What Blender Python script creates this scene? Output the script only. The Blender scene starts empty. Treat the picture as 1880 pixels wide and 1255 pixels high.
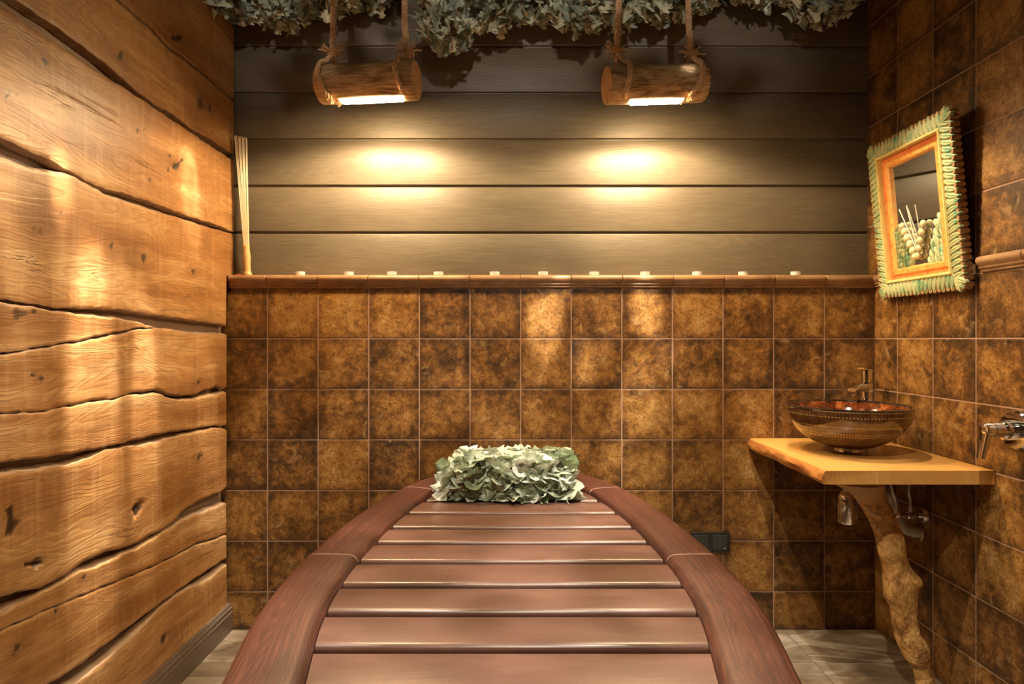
import bpy, math, random
from mathutils import Vector, Matrix, noise
PI = math.pi
F = 1162.0; CX = 940.0; CY = 622.0; CAMZ = 1.146
D = 2.50          # tiled back wall face
DW = 2.553        # wood panelling face
XL = -1.118       # front of the live edge boards
XR = 1.435        # right wall face
ZC = 2.62         # ceiling
YF = -1.6         # wall behind the camera
col = bpy.context.scene.collection
rng = random.Random(7)

# ------------------------------------------------------------ object helpers
class MB:
    """collects geometry for one mesh object"""
    def __init__(s):
        s.v = []; s.f = []; s.m = []; s.a = {}
    def add(s, verts, faces, mi=0, **attrs):
        b = len(s.v)
        s.v += [tuple(p) for p in verts]
        s.f += [tuple(b + i for i in f) for f in faces]
        s.m += [mi] * len(faces)
        for k, val in attrs.items():
            L = s.a.setdefault(k, [])
            while len(L) < b: L.append(0.0)
            L += list(val) if isinstance(val, (list, tuple)) else [val] * len(verts)
        return b
    def box(s, x0, x1, y0, y1, z0, z1, mi=0, b=0.0, **attrs):
        if b <= 0:
            v = [(x, y, z) for x in (x0, x1) for y in (y0, y1) for z in (z0, z1)]
            f = [(0,1,3,2),(4,6,7,5),(0,4,5,1),(2,3,7,6),(0,2,6,4),(1,5,7,3)]
            s.add(v, f, mi, **attrs); return
        # rounded box: loft of inset rings along z
        rings = []
        n = 3
        def ring(z, ins):
            r = b
            pts = []
            for cx_, cy_, a0 in ((x1-r, y1-r, 0), (x0+r, y1-r, 90), (x0+r, y0+r, 180), (x1-r, y0+r, 270)):
                for k in range(n+1):
                    a = math.radians(a0 + 90*k/n)
                    pts.append((cx_+(r-ins)*math.cos(a), cy_+(r-ins)*math.sin(a), z))
            return pts
        for k in range(n+1):
            a = PI/2*k/n
            rings.append(ring(z0+b-b*math.cos(a), b-b*math.sin(a)))
        for k in range(n+1):
            a = PI/2*k/n
            rings.append(ring(z1-b+b*math.sin(a), b-b*math.cos(a)))
        s.loft(rings, mi, True, True, True, **attrs)
    def loft(s, rings, mi=0, closed=True, cap0=True, cap1=True, **attrs):
        n = len(rings[0]); v = [p for r in rings for p in r]; f = []
        for i in range(len(rings)-1):
            for j in range(n if closed else n-1):
                k = (j+1) % n
                f.append((i*n+j, i*n+k, (i+1)*n+k, (i+1)*n+j))
        if cap0: f.append(tuple(range(n-1, -1, -1)))
        if cap1: f.append(tuple((len(rings)-1)*n+j for j in range(n)))
        s.add(v, f, mi, **attrs)
    def tube(s, pts, r, seg=10, mi=0, caps=True, **attrs):
        pts = [Vector(p) for p in pts]
        rs = r if isinstance(r, (list, tuple)) else [r]*len(pts)
        rings = []; up = None
        for i, p in enumerate(pts):
            t = (pts[min(i+1, len(pts)-1)] - pts[max(i-1, 0)]).normalized()
            if up is None:
                up = t.orthogonal().normalized()
            else:
                up = (up - t*up.dot(t)); up = up.normalized() if up.length > 1e-6 else t.orthogonal().normalized()
            w = t.cross(up)
            rings.append([p + (up*math.cos(2*PI*k/seg) + w*math.sin(2*PI*k/seg))*rs[i] for k in range(seg)])
        s.loft(rings, mi, True, caps, caps, **attrs)
    def lathe(s, prof, c=(0,0,0), axis='Z', seg=40, mi=0):
        rings = []
        for r, h in prof:
            ring = []
            for k in range(seg):
                a = 2*PI*k/seg; u = max(r, 1e-5)*math.cos(a); w = max(r, 1e-5)*math.sin(a)
                p = {'Z': (u, w, h), 'X': (h, u, w), 'Y': (u, h, w)}[axis]
                ring.append((c[0]+p[0], c[1]+p[1], c[2]+p[2]))
            rings.append(ring)
        s.loft(rings, mi, True, True, True)
    def build(s, name, mats, parent=None, smooth=True, sharp=35):
        me = bpy.data.meshes.new(name)
        me.from_pydata(s.v, [], s.f)
        for m in (mats if isinstance(mats, (list, tuple)) else [mats]): me.materials.append(m)
        me.polygons.foreach_set('material_index', s.m)
        n = len(s.v)
        for k, L in s.a.items():
            L = L + [0.0]*(n-len(L))
            at = me.attributes.new(k, 'FLOAT', 'POINT'); at.data.foreach_set('value', L)
        me.validate(); me.update()
        if smooth:
            me.shade_smooth()
            if sharp: me.set_sharp_from_angle(angle=math.radians(sharp))
        o = bpy.data.objects.new(name, me); col.objects.link(o)
        if parent:
            o.parent = parent      # parents are only ever translated
            off = Vector(); q = parent
            while q: off += q.location; q = q.parent
            me.transform(Matrix.Translation(-off))
        return o
def recalc(o):
    import bmesh
    bm = bmesh.new(); bm.from_mesh(o.data); bmesh.ops.recalc_face_normals(bm, faces=bm.faces); bm.to_mesh(o.data); bm.free()
    return o
def thing(name, label, cat, loc=(0,0,0), group=None):
    o = bpy.data.objects.new(name, None); col.objects.link(o)
    o.location = loc; o.matrix_world = Matrix.Translation(loc); o.empty_display_size = .05
    o['label'] = label; o['category'] = cat
    if group: o['group'] = group
    return o
def struct(o, label=None):
    o['kind'] = 'structure'
    if label: o['label'] = label
    return o
def tag(o, label, cat, group=None):
    o['label'] = label; o['category'] = cat
    if group: o['group'] = group
    return o
def atd(px, py, d):      # photo position at a distance along the view axis
    return Vector(((px-CX)*d/F, d, CAMZ + (CY-py)*d/F))
def lerp_tab(tab, x):
    if x <= tab[0][0]: return tab[0][1]
    for (a, b), (c, e) in zip(tab, tab[1:]):
        if x <= c: 
            t = (x-a)/(c-a); return b + (e-b)*t
    return tab[-1][1]
def smooth_tab(tab, x):  # monotone-ish cubic (Catmull) interpolation
    n = len(tab)
    if x <= tab[0][0]: return tab[0][1]
    if x >= tab[-1][0]: return tab[-1][1]
    for i in range(n-1):
        if x <= tab[i+1][0]:
            x0, y0 = tab[i]; x1, y1 = tab[i+1]
            def sl(k):
                a = tab[max(k-1, 0)]; b = tab[min(k+1, n-1)]
                return (b[1]-a[1])/(b[0]-a[0])
            h = x1-x0; t = (x-x0)/h; m0 = sl(i)*h; m1 = sl(i+1)*h
            return (2*t**3-3*t*t+1)*y0+(t**3-2*t*t+t)*m0+(-2*t**3+3*t*t)*y1+(t**3-t*t)*m1

# ------------------------------------------------------------ materials
class NT:
    def __init__(s, name):
        s.mat = bpy.data.materials.new(name); s.mat.use_nodes = True
        s.t = s.mat.node_tree; s.t.nodes.clear()
        s.out = s.t.nodes.new('ShaderNodeOutputMaterial')
        s.b = s.t.nodes.new('ShaderNodeBsdfPrincipled'); s.l(s.b.outputs[0], s.out.inputs[0])
    def l(s, a, b): s.t.links.new(a, b)
    def n(s, typ, **kw):
        x = s.t.nodes.new('ShaderNode'+typ)
        for k, v in kw.items(): setattr(x, k, v)
        return x
    def put(s, sock, v):
        if v is None: return
        if isinstance(v, bpy.types.NodeSocket): s.l(v, sock)
        else:
            if sock.type == 'RGBA' and len(v) == 3: v = (*v, 1)
            sock.default_value = v
    def math(s, op, a, b=None, c=None, clamp=False):
        x = s.n('Math', operation=op, use_clamp=clamp)
        for i, v in enumerate((a, b, c)): s.put(x.inputs[i], v) if v is not None else None
        return x.outputs[0]
    def obj(s): return s.n('TexCoord').outputs['Object']
    def geo(s): return s.n('NewGeometry').outputs['Position']
    def uvw(s): return s.geo()
    def attr(s, name): return s.n('Attribute', attribute_name=name).outputs['Fac']
    def sep(s, v): x = s.n('SeparateXYZ'); s.put(x.inputs[0], v); return x.outputs
    def comb(s, x, y, z):
        c = s.n('CombineXYZ'); s.put(c.inputs[0], x); s.put(c.inputs[1], y); s.put(c.inputs[2], z); return c.outputs[0]
    def mapv(s, v, scale=(1,1,1), loc=(0,0,0), rot=(0,0,0)):
        m = s.n('Mapping'); s.put(m.inputs[0], v); m.inputs['Scale'].default_value = scale
        m.inputs['Location'].default_value = loc; m.inputs['Rotation'].default_value = rot; return m.outputs[0]
    def noise(s, v, scale=5, detail=4, rough=.55, dist=0.0, w=None):
        x = s.n('TexNoise', noise_dimensions='4D' if w is not None else '3D')
        s.put(x.inputs['Vector'], v); x.inputs['Scale'].default_value = scale; x.inputs['Detail'].default_value = detail
        x.inputs['Roughness'].default_value = rough; x.inputs['Distortion'].default_value = dist
        if w is not None: s.put(x.inputs['W'], w)
        return x.outputs[0]
    def vor(s, v, scale=5, feature='F1'):
        x = s.n('TexVoronoi', feature=feature); s.put(x.inputs['Vector'], v); x.inputs['Scale'].default_value = scale
        return x.outputs[0]
    def ramp(s, fac, stops, interp='LINEAR'):
        x = s.n('ValToRGB'); s.put(x.inputs[0], fac); cr = x.color_ramp; cr.interpolation = interp
        while len(cr.elements) < len(stops): cr.elements.new(.5)
        for e, (p, c) in zip(cr.elements, stops):
            e.position = p; e.color = (*c, 1) if isinstance(c, (tuple, list)) else (c, c, c, 1)
        return x.outputs[0]
    def mix(s, fac, a, b, mode='MIX'):
        x = s.n('Mix', data_type='RGBA', blend_type=mode); s.put(x.inputs[0], fac)
        s.put(x.inputs[6], a); s.put(x.inputs[7], b); return x.outputs[2]
    def bump(s, h, strength=.3, dist=.002, normal=None):
        x = s.n('Bump'); s.put(x.inputs['Height'], h); x.inputs['Strength'].default_value = strength
        x.inputs['Distance'].default_value = dist
        if normal: s.put(x.inputs['Normal'], normal)
        return x.outputs[0]
    def set(s, **kw):
        names = dict(color='Base Color', rough='Roughness', metal='Metallic', normal='Normal', coat='Coat Weight',
                     coatr='Coat Roughness', spec='Specular IOR Level', em='Emission Color', ems='Emission Strength',
                     trans='Transmission Weight', ior='IOR', sheen='Sheen Weight')
        for k, v in kw.items(): s.put(s.b.inputs[names[k]], v)
        return s.mat
def plain(name, color, rough=.5, metal=0.0, nscale=60, var=.12, bump=.15, **kw):
    t = NT(name); p = t.obj()
    nz = t.noise(p, nscale, 3)
    c2 = tuple(max(0, c*(1-var)) for c in color); c3 = tuple(min(1, c*(1+var)) for c in color)
    c = t.ramp(nz, [(.3, c2), (.7, c3)])
    return t.set(color=c, rough=rough, metal=metal, normal=t.bump(nz, bump, .0006), **kw)

def oak_material():
    t = NT('oak'); p = t.geo(); X, Y, Z = t.sep(p)
    g = t.attr('grain'); kn = t.attr('knot'); sd = t.attr('seed')
    v1 = t.comb(t.math('MULTIPLY', Y, 1.1), t.math('MULTIPLY', g, 6.5), sd)
    n1 = t.noise(v1, 1.0, 3, .5, .35)
    rings = t.math('FRACT', t.math('MULTIPLY', n1, 26.0))
    rl = t.ramp(rings, [(0, .55), (.12, .0), (.5, .35), (.93, 1.0), (1, .55)])
    vf = t.comb(t.math('MULTIPLY', Y, 9.0), t.math('MULTIPLY', g, 260.0), sd)
    fib = t.noise(vf, 1.0, 4, .65)
    vb = t.comb(t.math('MULTIPLY', Y, 1.3), t.math('MULTIPLY', g, 11.0), sd)
    big = t.noise(vb, 1.0, 4, .6)
    saw = t.noise(t.comb(t.math('MULTIPLY', Y, 45.0), t.math('MULTIPLY', Z, 3.5), sd), 1.0, 3, .6)
    base = t.ramp(big, [(.33, (.26, .108, .030)), (.5, (.44, .220, .075)), (.67, (.62, .38, .165))])
    c = t.mix(t.math('MULTIPLY', rl, .42), base, (.25, .09, .022))
    c = t.mix(t.ramp(fib, [(.45, 0.0), (.72, .7)]), c, (.26, .095, .025))
    c = t.mix(t.ramp(saw, [(.5, 0.0), (.8, .28)]), c, (.72, .47, .24))
    stain = t.noise(t.comb(t.math('MULTIPLY', Y, 5.0), t.math('MULTIPLY', Z, 9.0), sd), 1.0, 3, .6)
    c = t.mix(t.ramp(stain, [(.54, 0.0), (.74, .6)]), c, (.20, .085, .03))
    halo = t.attr('halo')
    ck = t.noise(t.comb(t.math('MULTIPLY', Y, 1.6), t.math('MULTIPLY', g, 24.0), t.math('ADD', sd, 4.0)), 1.0, 5, .65, .6)
    ckm = t.noise(t.comb(t.math('MULTIPLY', Y, 3.0), t.math('MULTIPLY', g, 12.0), t.math('ADD', sd, 7.0)), 1.0, 2, .5)
    crack = t.math('MULTIPLY', t.ramp(t.math('ABSOLUTE', t.math('SUBTRACT', ck, .5)), [(0, 1.0), (.004, .7), (.009, 0.0)]), t.ramp(ckm, [(.56, 0.0), (.64, 1.0)]))
    c = t.mix(t.math('MULTIPLY', crack, .75), c, (.07, .028, .010))
    c = t.mix(t.math('MULTIPLY', halo, t.ramp(fib, [(.35, .15), (.65, .85)])), c, (.13, .055, .022))
    kk = t.math('MULTIPLY', kn, t.math('ADD', .55, t.math('MULTIPLY', t.noise(p, 110.0, 4, .7), .9)))
    c = t.mix(t.ramp(kk, [(.25, 0.0), (.5, .7), (.9, .98)]), c, (.035, .016, .008))
    ed = t.attr('edge')
    c = t.mix(t.math('MULTIPLY', ed, .7), c, t.ramp(big, [(.35, (.19, .12, .075)), (.6, (.42, .31, .22))]))
    h = t.math('ADD', t.math('ADD', t.math('MULTIPLY', rl, -.25), t.math('MULTIPLY', crack, -1.2)), t.math('ADD', t.math('MULTIPLY', fib, -.5), t.math('MULTIPLY', saw, .4)))
    nb = t.bump(h, .55, .0022)
    r = t.math('ADD', .33, t.math('MULTIPLY', fib, .2))
    return t.set(color=c, rough=r, normal=nb, spec=.45)

def panel_material():
    t = NT('stained_panel'); p = t.geo(); X, Y, Z = t.sep(p); sd = t.attr('seed')
    v1 = t.comb(t.math('MULTIPLY', X, .8), t.math('MULTIPLY', Z, 9.0), t.math('MULTIPLY', sd, 7.0))
    n1 = t.noise(v1, 1.0, 3, .5, .5)
    rl = t.ramp(t.math('FRACT', t.math('MULTIPLY', n1, 22.0)), [(0, .5), (.15, 0.0), (.9, 1.0), (1, .5)])
    fib = t.noise(t.comb(t.math('MULTIPLY', X, 7.0), t.math('MULTIPLY', Z, 300.0), sd), 1.0, 4, .6)
    big = t.noise(t.comb(t.math('MULTIPLY', X, 1.5), t.math('MULTIPLY', Z, 5.0), t.math('MULTIPLY', sd, 3.0)), 1.0, 4, .6)
    c = t.ramp(big, [(.3, (.105, .085, .060)), (.55, (.155, .128, .092)), (.8, (.22, .165, .105))])
    c = t.mix(t.math('MULTIPLY', rl, .30), c, (.085, .062, .042))
    c = t.mix(t.ramp(fib, [(.45, 0.0), (.75, .45)]), c, (.23, .18, .12))
    kn = t.vor(t.comb(t.math('MULTIPLY', X, 1.15), t.math('MULTIPLY', Z, 3.2), sd), 1.0)
    c = t.mix(t.ramp(kn, [(.0, .85), (.05, .55), (.10, 0.0)]), c, (.10, .05, .022))
    nb = t.bump(t.math('ADD', t.math('MULTIPLY', fib, .6), t.math('MULTIPLY', rl, .4)), .30, .0012)
    return t.set(color=c, rough=t.math('ADD', .38, t.math('MULTIPLY', fib, .12)), normal=nb, spec=.5)

def tile_material():
    t = NT('rust_tile'); p = t.geo(); r = t.attr('rnd'); e = t.attr('edge')
    off = t.math('MULTIPLY', r, 40.0)
    a = t.noise(p, 7.5, 5, .62, .5, w=off)
    b = t.noise(p, 34.0, 6, .72, .4, w=off)
    cfine = t.noise(p, 150.0, 4, .7, w=off)
    m = t.math('ADD', t.math('MULTIPLY', a, .50), t.math('MULTIPLY', b, .50))
    m = t.math('ADD', m, t.math('MULTIPLY', t.math('SUBTRACT', r, .5), .10))
    en = t.math('MULTIPLY', e, t.math('ADD', .25, t.math('MULTIPLY', a, 1.2)))
    m = t.math('SUBTRACT', m, t.math('MULTIPLY', en, .085))
    c = t.ramp(m, [(.33, (.030, .015, .006)), (.41, (.095, .042, .011)), (.48, (.21, .092, .020)), (.56, (.34, .165, .040)), (.68, (.50, .30, .11))])
    c = t.mix(t.ramp(cfine, [(.48, 0.0), (.66, .75)]), c, (.045, .022, .009))
    spots = t.noise(p, 20.0, 3, .5, 1.0, w=t.math('ADD', off, 9.0))
    c = t.mix(t.ramp(spots, [(.60, 0.0), (.72, .35)]), c, (.50, .33, .14))
    h = t.math('ADD', t.math('MULTIPLY', b, .7), t.math('MULTIPLY', cfine, .3))
    return t.set(color=c, rough=t.math('ADD', .30, t.math('MULTIPLY', b, .28)), normal=t.bump(h, .45, .002), spec=.5)

def rail_material():
    t = NT('rail_glaze'); p = t.geo()
    n = t.noise(t.mapv(p, (14, 14, 30), rot=(0, .7, 0)), 1.0, 4, .6)
    c = t.ramp(n, [(.3, (.24, .125, .058)), (.55, (.36, .205, .10)), (.75, (.46, .28, .15))])
    return t.set(color=c, rough=.35, normal=t.bump(n, .2, .001))

def bedwood_material(axis):
    t = NT('mahogany_stain_'+('across' if axis == 'X' else 'along'))
    if axis == 'X':
        X, Y, Z = t.sep(t.geo()); u, g = X, Y
    else:
        u, g = t.attr('along'), t.attr('across')
    sd = t.attr('seed')
    n1 = t.noise(t.comb(t.math('MULTIPLY', u, 1.2), t.math('MULTIPLY', g, 9.0 if axis == 'X' else 15.0), sd), 1.0, 2, .5, .3)
    rl = t.ramp(t.math('FRACT', t.math('MULTIPLY', n1, 16.0 if axis == 'X' else 34.0)), [(0, .5), (.2, 0.0), (.85, 1.0), (1, .5)])
    fib = t.noise(t.comb(t.math('MULTIPLY', u, 14.0 if axis == 'X' else 2.2), t.math('MULTIPLY', g, 420.0 if axis == 'X' else 270.0), sd), 1.0, 3, .6)
    big = t.noise(t.comb(t.math('MULTIPLY', u, 4.0), t.math('MULTIPLY', g, 14.0), sd), 1.0, 4, .6)
    if axis == 'X':
        c = t.ramp(big, [(.3, (.125, .060, .043)), (.7, (.205, .105, .077))])
        c = t.mix(t.math('MULTIPLY', rl, .22), c, (.11, .04, .022))
        c = t.mix(t.ramp(fib, [(.5, 0.0), (.8, .35)]), c, (.09, .032, .02))
    else:
        c = t.ramp(big, [(.3, (.115, .034, .019)), (.7, (.155, .050, .028))])
        c = t.mix(t.math('MULTIPLY', rl, .65), c, (.038, .011, .007))
        c = t.mix(t.ramp(fib, [(.44, 0.0), (.62, .7)]), c, (.040, .011, .007))
    h = t.math('ADD', t.math('MULTIPLY', rl, -.4), t.math('MULTIPLY', fib, -.5))
    return t.set(color=c, rough=t.math('ADD', .27 if axis == 'X' else .36, t.math('MULTIPLY', fib, .14)), normal=t.bump(h, .22, .0009), spec=.5,
                 coat=.25 if axis == 'X' else .12, coatr=.22)

def floor_material():
    t = NT('stone_tile'); p = t.geo(); r = t.attr('rnd')
    off = t.math('MULTIPLY', r, 30.0)
    a = t.noise(t.mapv(p, (3.5, 9, 1), rot=(0, 0, .6)), 1.0, 7, .7, 1.0, w=off)
    ve = t.noise(t.mapv(p, (1.5, 3.5, 1), rot=(0, 0, .8)), 1.0, 3, .5, .8, w=off)
    vein = t.ramp(t.math('ABSOLUTE', t.math('SUBTRACT', ve, .5)), [(0, 1.0), (.012, .5), (.03, 0.0)])
    c = t.ramp(a, [(.34, (.10, .066, .040)), (.48, (.20, .145, .095)), (.60, (.31, .24, .165)), (.72, (.42, .34, .25))])
    c = t.mix(t.math('MULTIPLY', vein, .5), c, (.62, .56, .46))
    c = t.mix(t.ramp(r, [(0, 0.0), (1, .25)]), c, (.36, .31, .25))
    return t.set(color=c, rough=.42, normal=t.bump(a, .25, .002))

def leaf_material(name, dark, mid, light):
    t = NT(name); r = t.attr('rnd'); v = t.attr('vein')
    n = t.noise(t.obj(), 45.0, 4, .65)
    f = t.math('ADD', t.math('MULTIPLY', r, .75), t.math('MULTIPLY', n, .4))
    c = t.ramp(f, [(.15, dark), (.5, mid), (.95, light)])
    c = t.mix(t.math('MULTIPLY', v, .35), c, tuple(min(1, q*1.15) for q in light))
    bf = t.n('NewGeometry').outputs['Backfacing']
    m = t.set(color=c, rough=.62, normal=t.bump(n, .5, .002), spec=.3)
    tr = t.n('BsdfTranslucent'); t.put(tr.inputs[0], c)
    mx = t.n('MixShader'); mx.inputs[0].default_value = .14
    t.l(t.b.outputs[0], mx.inputs[1]); t.l(tr.outputs[0], mx.inputs[2]); t.l(mx.outputs[0], t.out.inputs[0])
    return m

def log_material(name, c0, c1, c2):
    t = NT(name); p = t.obj()
    n = t.noise(t.mapv(p, (5, 90, 90)), 1.0, 5, .65, .3)
    b = t.noise(t.mapv(p, (3, 14, 14)), 1.0, 4, .6)
    c = t.ramp(t.math('ADD', t.math('MULTIPLY', n, .6), t.math('MULTIPLY', b, .4)), [(.41, c0), (.5, c1), (.60, c2)])
    k = t.noise(t.mapv(p, (1.6, 26, 26), loc=(3, 1, 2)), 1.0, 3, .5, .4)
    cr = t.ramp(t.math('ABSOLUTE', t.math('SUBTRACT', k, .5)), [(0, 1.0), (.006, .6), (.014, 0.0)])
    c = t.mix(t.math('MULTIPLY', cr, .6), c, c0)
    return t.set(color=c, rough=.6, normal=t.bump(t.math('SUBTRACT', n, cr), .6, .003))

def bark_material():
    t = NT('trunk_bark'); p = t.obj()
    n = t.noise(p, 26.0, 6, .7, .6); cr = t.vor(t.mapv(p, (70, 70, 38)), 1.0, 'DISTANCE_TO_EDGE')
    c = t.ramp(n, [(.36, (.22, .09, .022)), (.5, (.50, .27, .08)), (.62, (.74, .46, .17))])
    c = t.mix(t.ramp(cr, [(0, .2), (.05, .08), (.10, 0.0)]), c, (.10, .04, .014))
    Z = t.sep(t.geo())[2]
    top = t.ramp(t.math('ADD', Z, t.math('MULTIPLY', n, .12)), [(.660, 0.0), (.672, 1.0)])
    c = t.mix(top, c, t.ramp(t.noise(t.mapv(p, (20, 20, 3)), 1.0, 3), [(.3, (.46, .26, .10)), (.7, (.60, .37, .17))]))
    h = t.math('ADD', n, t.math('MULTIPLY', cr, 1.5))
    return t.set(color=c, rough=.62, normal=t.bump(h, .7, .004))

def slab_material():
    t = NT('honey_slab'); X, Y, Z = t.sep(t.geo())
    n1 = t.noise(t.comb(t.math('MULTIPLY', X, 5.0), t.math('MULTIPLY', Y, 1.0), t.math('MULTIPLY', Z, 2.0)), 1.0, 3, .5, .4)
    rl = t.ramp(t.math('FRACT', t.math('MULTIPLY', n1, 15.0)), [(0, .5), (.2, 0.0), (.9, 1.0), (1, .5)])
    fib = t.noise(t.comb(t.math('MULTIPLY', X, 230.0), t.math('MULTIPLY', Y, 9.0), t.math('MULTIPLY', Z, 50.0)), 1.0, 4)
    seam = t.ramp(t.math('ABSOLUTE', t.math('SUBTRACT', X, 1.085)), [(0, 1.0), (.0035, .0)])
    c = t.ramp(n1, [(.3, (.52, .245, .058)), (.7, (.68, .37, .10))])
    c = t.mix(t.math('MULTIPLY', rl, .25), c, (.42, .19, .05))
    c = t.mix(t.ramp(fib, [(.5, 0.0), (.8, .3)]), c, (.38, .17, .045))
    c = t.mix(t.math('MULTIPLY', seam, .4), c, (.78, .55, .26))
    ed = t.attr('edge')
    c = t.mix(ed, c, t.ramp(fib, [(.35, (.26, .08, .02)), (.65, (.50, .21, .055))]))
    return t.set(color=c, rough=.33, normal=t.bump(t.math('ADD', fib, t.math('MULTIPLY', ed, n1)), .25, .0015), coat=.2, coatr=.2)

def glass_basin_material(inner):
    t = NT('copper_glaze_inside' if inner else 'bronze_glass_outside')
    p = t.obj(); X, Y, Z = t.sep(p)
    ang = t.math('ARCTAN2', Y, X)
    n = t.noise(p, 30.0, 5, .7, .5)
    if inner:
        c = t.ramp(n, [(.36, (.025, .007, .003)), (.52, (.16, .038, .009)), (.70, (.48, .15, .035))])
    else:
        c = t.ramp(n, [(.3, (.030, .013, .005)), (.55, (.080, .036, .012)), (.75, (.16, .080, .026))])
    u = t.math('MULTIPLY', ang, 120/(2*PI)*1.0)
    v = t.math('MULTIPLY', Z, 120.0)
    fu = t.math('ABSOLUTE', t.math('SUBTRACT', t.math('FRACT', u), .5))
    fv = t.math('ABSOLUTE', t.math('SUBTRACT', t.math('FRACT', v), .5))
    rr = t.math('SQRT', t.math('ADD', t.math('MULTIPLY', t.math('POWER', fu, 2.0), 1.0), t.math('MULTIPLY', t.math('POWER', fv, 2.0), 1.0)))
    row = t.noise(t.comb(0.0, 0.0, t.math('FLOOR', v)), 3.7, 1, .5)
    dot = t.math('MULTIPLY', t.math('LESS_THAN', rr, .25), t.math('GREATER_THAN', row, .52))
    wav = t.noise(t.comb(t.math('MULTIPLY', ang, 1.5), 0.0, t.math('MULTIPLY', Z, 60.0)), 1.0, 2)
    c = t.mix(t.math('MULTIPLY', dot, .0 if inner else .65), c, (.60, .38, .13))
    return t.set(color=c, rough=.14, normal=t.bump(t.math('ADD', wav, t.math('MULTIPLY', dot, .8)), .35, .002), coat=.8 if inner else .4, coatr=.08, spec=.6)

def carved_material(name, base, wear, under, scale=35):
    t = NT(name); p = t.obj(); crease = t.n('NewGeometry').outputs['Pointiness']
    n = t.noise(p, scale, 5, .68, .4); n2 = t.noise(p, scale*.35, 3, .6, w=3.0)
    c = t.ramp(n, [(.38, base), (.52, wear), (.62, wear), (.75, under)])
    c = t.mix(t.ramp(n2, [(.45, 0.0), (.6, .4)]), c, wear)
    c = t.mix(t.ramp(crease, [(.40, .75), (.485, 0.0)]), c, under)  # creases blend towards the under colour
    return t.set(color=c, rough=.55, normal=t.bump(n, .4, .002))

M = {}
M['oak'] = oak_material(); M['panel'] = panel_material(); M['tile'] = tile_material(); M['rail'] = rail_material()
M['slat'] = bedwood_material('X'); M['bedrail'] = bedwood_material('Y')
M['floor'] = floor_material()
M['grout'] = plain('grout', (.36, .21, .13), .8, nscale=200)
M['floorgrout'] = plain('floor_grout', (.16, .115, .08), .85, nscale=200)
M['backing'] = plain('taupe_paint', (.30, .205, .145), .55, nscale=40, var=.05)
M['ceiling'] = plain('dark_ceiling_boards', (.055, .042, .028), .6, nscale=20)
M['wallfront'] = plain('warm_plaster', (.34, .22, .12), .7, nscale=25)
M['baseboard'] = plain('grey_brown_baseboard', (.125, .088, .062), .38, nscale=80, var=.2)
M['leaf_hang'] = leaf_material('dried_leaf', (.19, .23, .19), (.44, .50, .41), (.78, .75, .58))
M['leaf_bed'] = leaf_material('pale_green_leaf', (.13, .18, .07), (.42, .48, .33), (.82, .85, .76))
M['twig'] = plain('twig', (.20, .11, .05), .7)
M['rope'] = plain('hemp_rope', (.68, .46, .28), .8, nscale=120, var=.3, bump=.4)
M['bast'] = plain('bast_tie', (.55, .30, .11), .6, nscale=90, var=.25)
M['log'] = log_material('split_log', (.22, .12, .05), (.52, .34, .17), (.74, .54, .30))
M['logend'] = log_material('sawn_log_end', (.50, .27, .11), (.66, .40, .19), (.76, .50, .26))
M['bamboo'] = plain('bamboo', (.86, .70, .46), .4, nscale=40)
M['handle'] = plain('turned_wood', (.66, .42, .17), .35, nscale=40)
M['bark'] = bark_material(); M['slab'] = slab_material()
M['basin_out'] = glass_basin_material(False); M['basin_in'] = glass_basin_material(True)
M['rimglass'] = plain('dark_brown_glass', (.022, .012, .007), .06, coat=1.0, coatr=.03)
M['chrome'] = plain('chrome', (.82, .80, .78), .07, 1.0, nscale=20, var=.02, bump=.0)
M['chrome_dull'] = plain('dull_chrome', (.62, .58, .52), .22, 1.0, nscale=60, var=.1, bump=.05)
M['greypipe'] = plain('grey_plastic_pipe', (.52, .49, .44), .42)
M['hose'] = plain('braided_steel', (.62, .58, .52), .35, .8, nscale=400, var=.35, bump=.5)
M['black'] = plain('black_plastic', (.022, .023, .022), .35)
M['darkgrey'] = plain('charcoal_plastic', (.045, .045, .043), .3)
M['white'] = plain('white_print', (.7, .7, .66), .5)
M['alu'] = plain('tealight_tin', (.92, .92, .92), .35, .35, bump=.05)
M['wax'] = plain('white_wax', (.86, .82, .74), .5)
M['wick'] = plain('wick', (.25, .2, .15), .8)
M['red'] = plain('red_cord', (.62, .10, .03), .6)
M['joint'] = plain('pale_joint_filler', (.62, .45, .38), .5)
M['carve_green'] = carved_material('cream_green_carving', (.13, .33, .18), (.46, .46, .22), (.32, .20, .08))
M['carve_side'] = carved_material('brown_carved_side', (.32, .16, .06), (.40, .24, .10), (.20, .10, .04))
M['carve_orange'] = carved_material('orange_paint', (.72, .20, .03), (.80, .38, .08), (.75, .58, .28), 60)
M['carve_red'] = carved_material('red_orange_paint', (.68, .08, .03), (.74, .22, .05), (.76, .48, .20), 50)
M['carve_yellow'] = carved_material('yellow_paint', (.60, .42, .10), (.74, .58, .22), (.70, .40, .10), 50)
M['bud'] = plain('cream_bud', (.66, .55, .30), .5, var=.15)
M['thin_stick'] = plain('pale_stick', (.72, .64, .52), .5)
def mirror_material():
    t = NT('mirror_silver'); n = t.noise(t.obj(), 3.0, 2)
    return t.set(color=(.86, .87, .86), metal=1.0, rough=t.math('MULTIPLY', n, .03))
M['mirror'] = mirror_material()
def emit(name, colr, st):
    t = NT(name); n = t.noise(t.obj(), 5.0, 1)
    c = t.ramp(n, [(.2, tuple(q*.97 for q in colr)), (.8, colr)])
    return t.set(color=(.8, .8, .8), em=c, ems=st)
LAMP = (1.0, .70, .36)
M['led'] = emit('led_strip', LAMP, 190.0)

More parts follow.
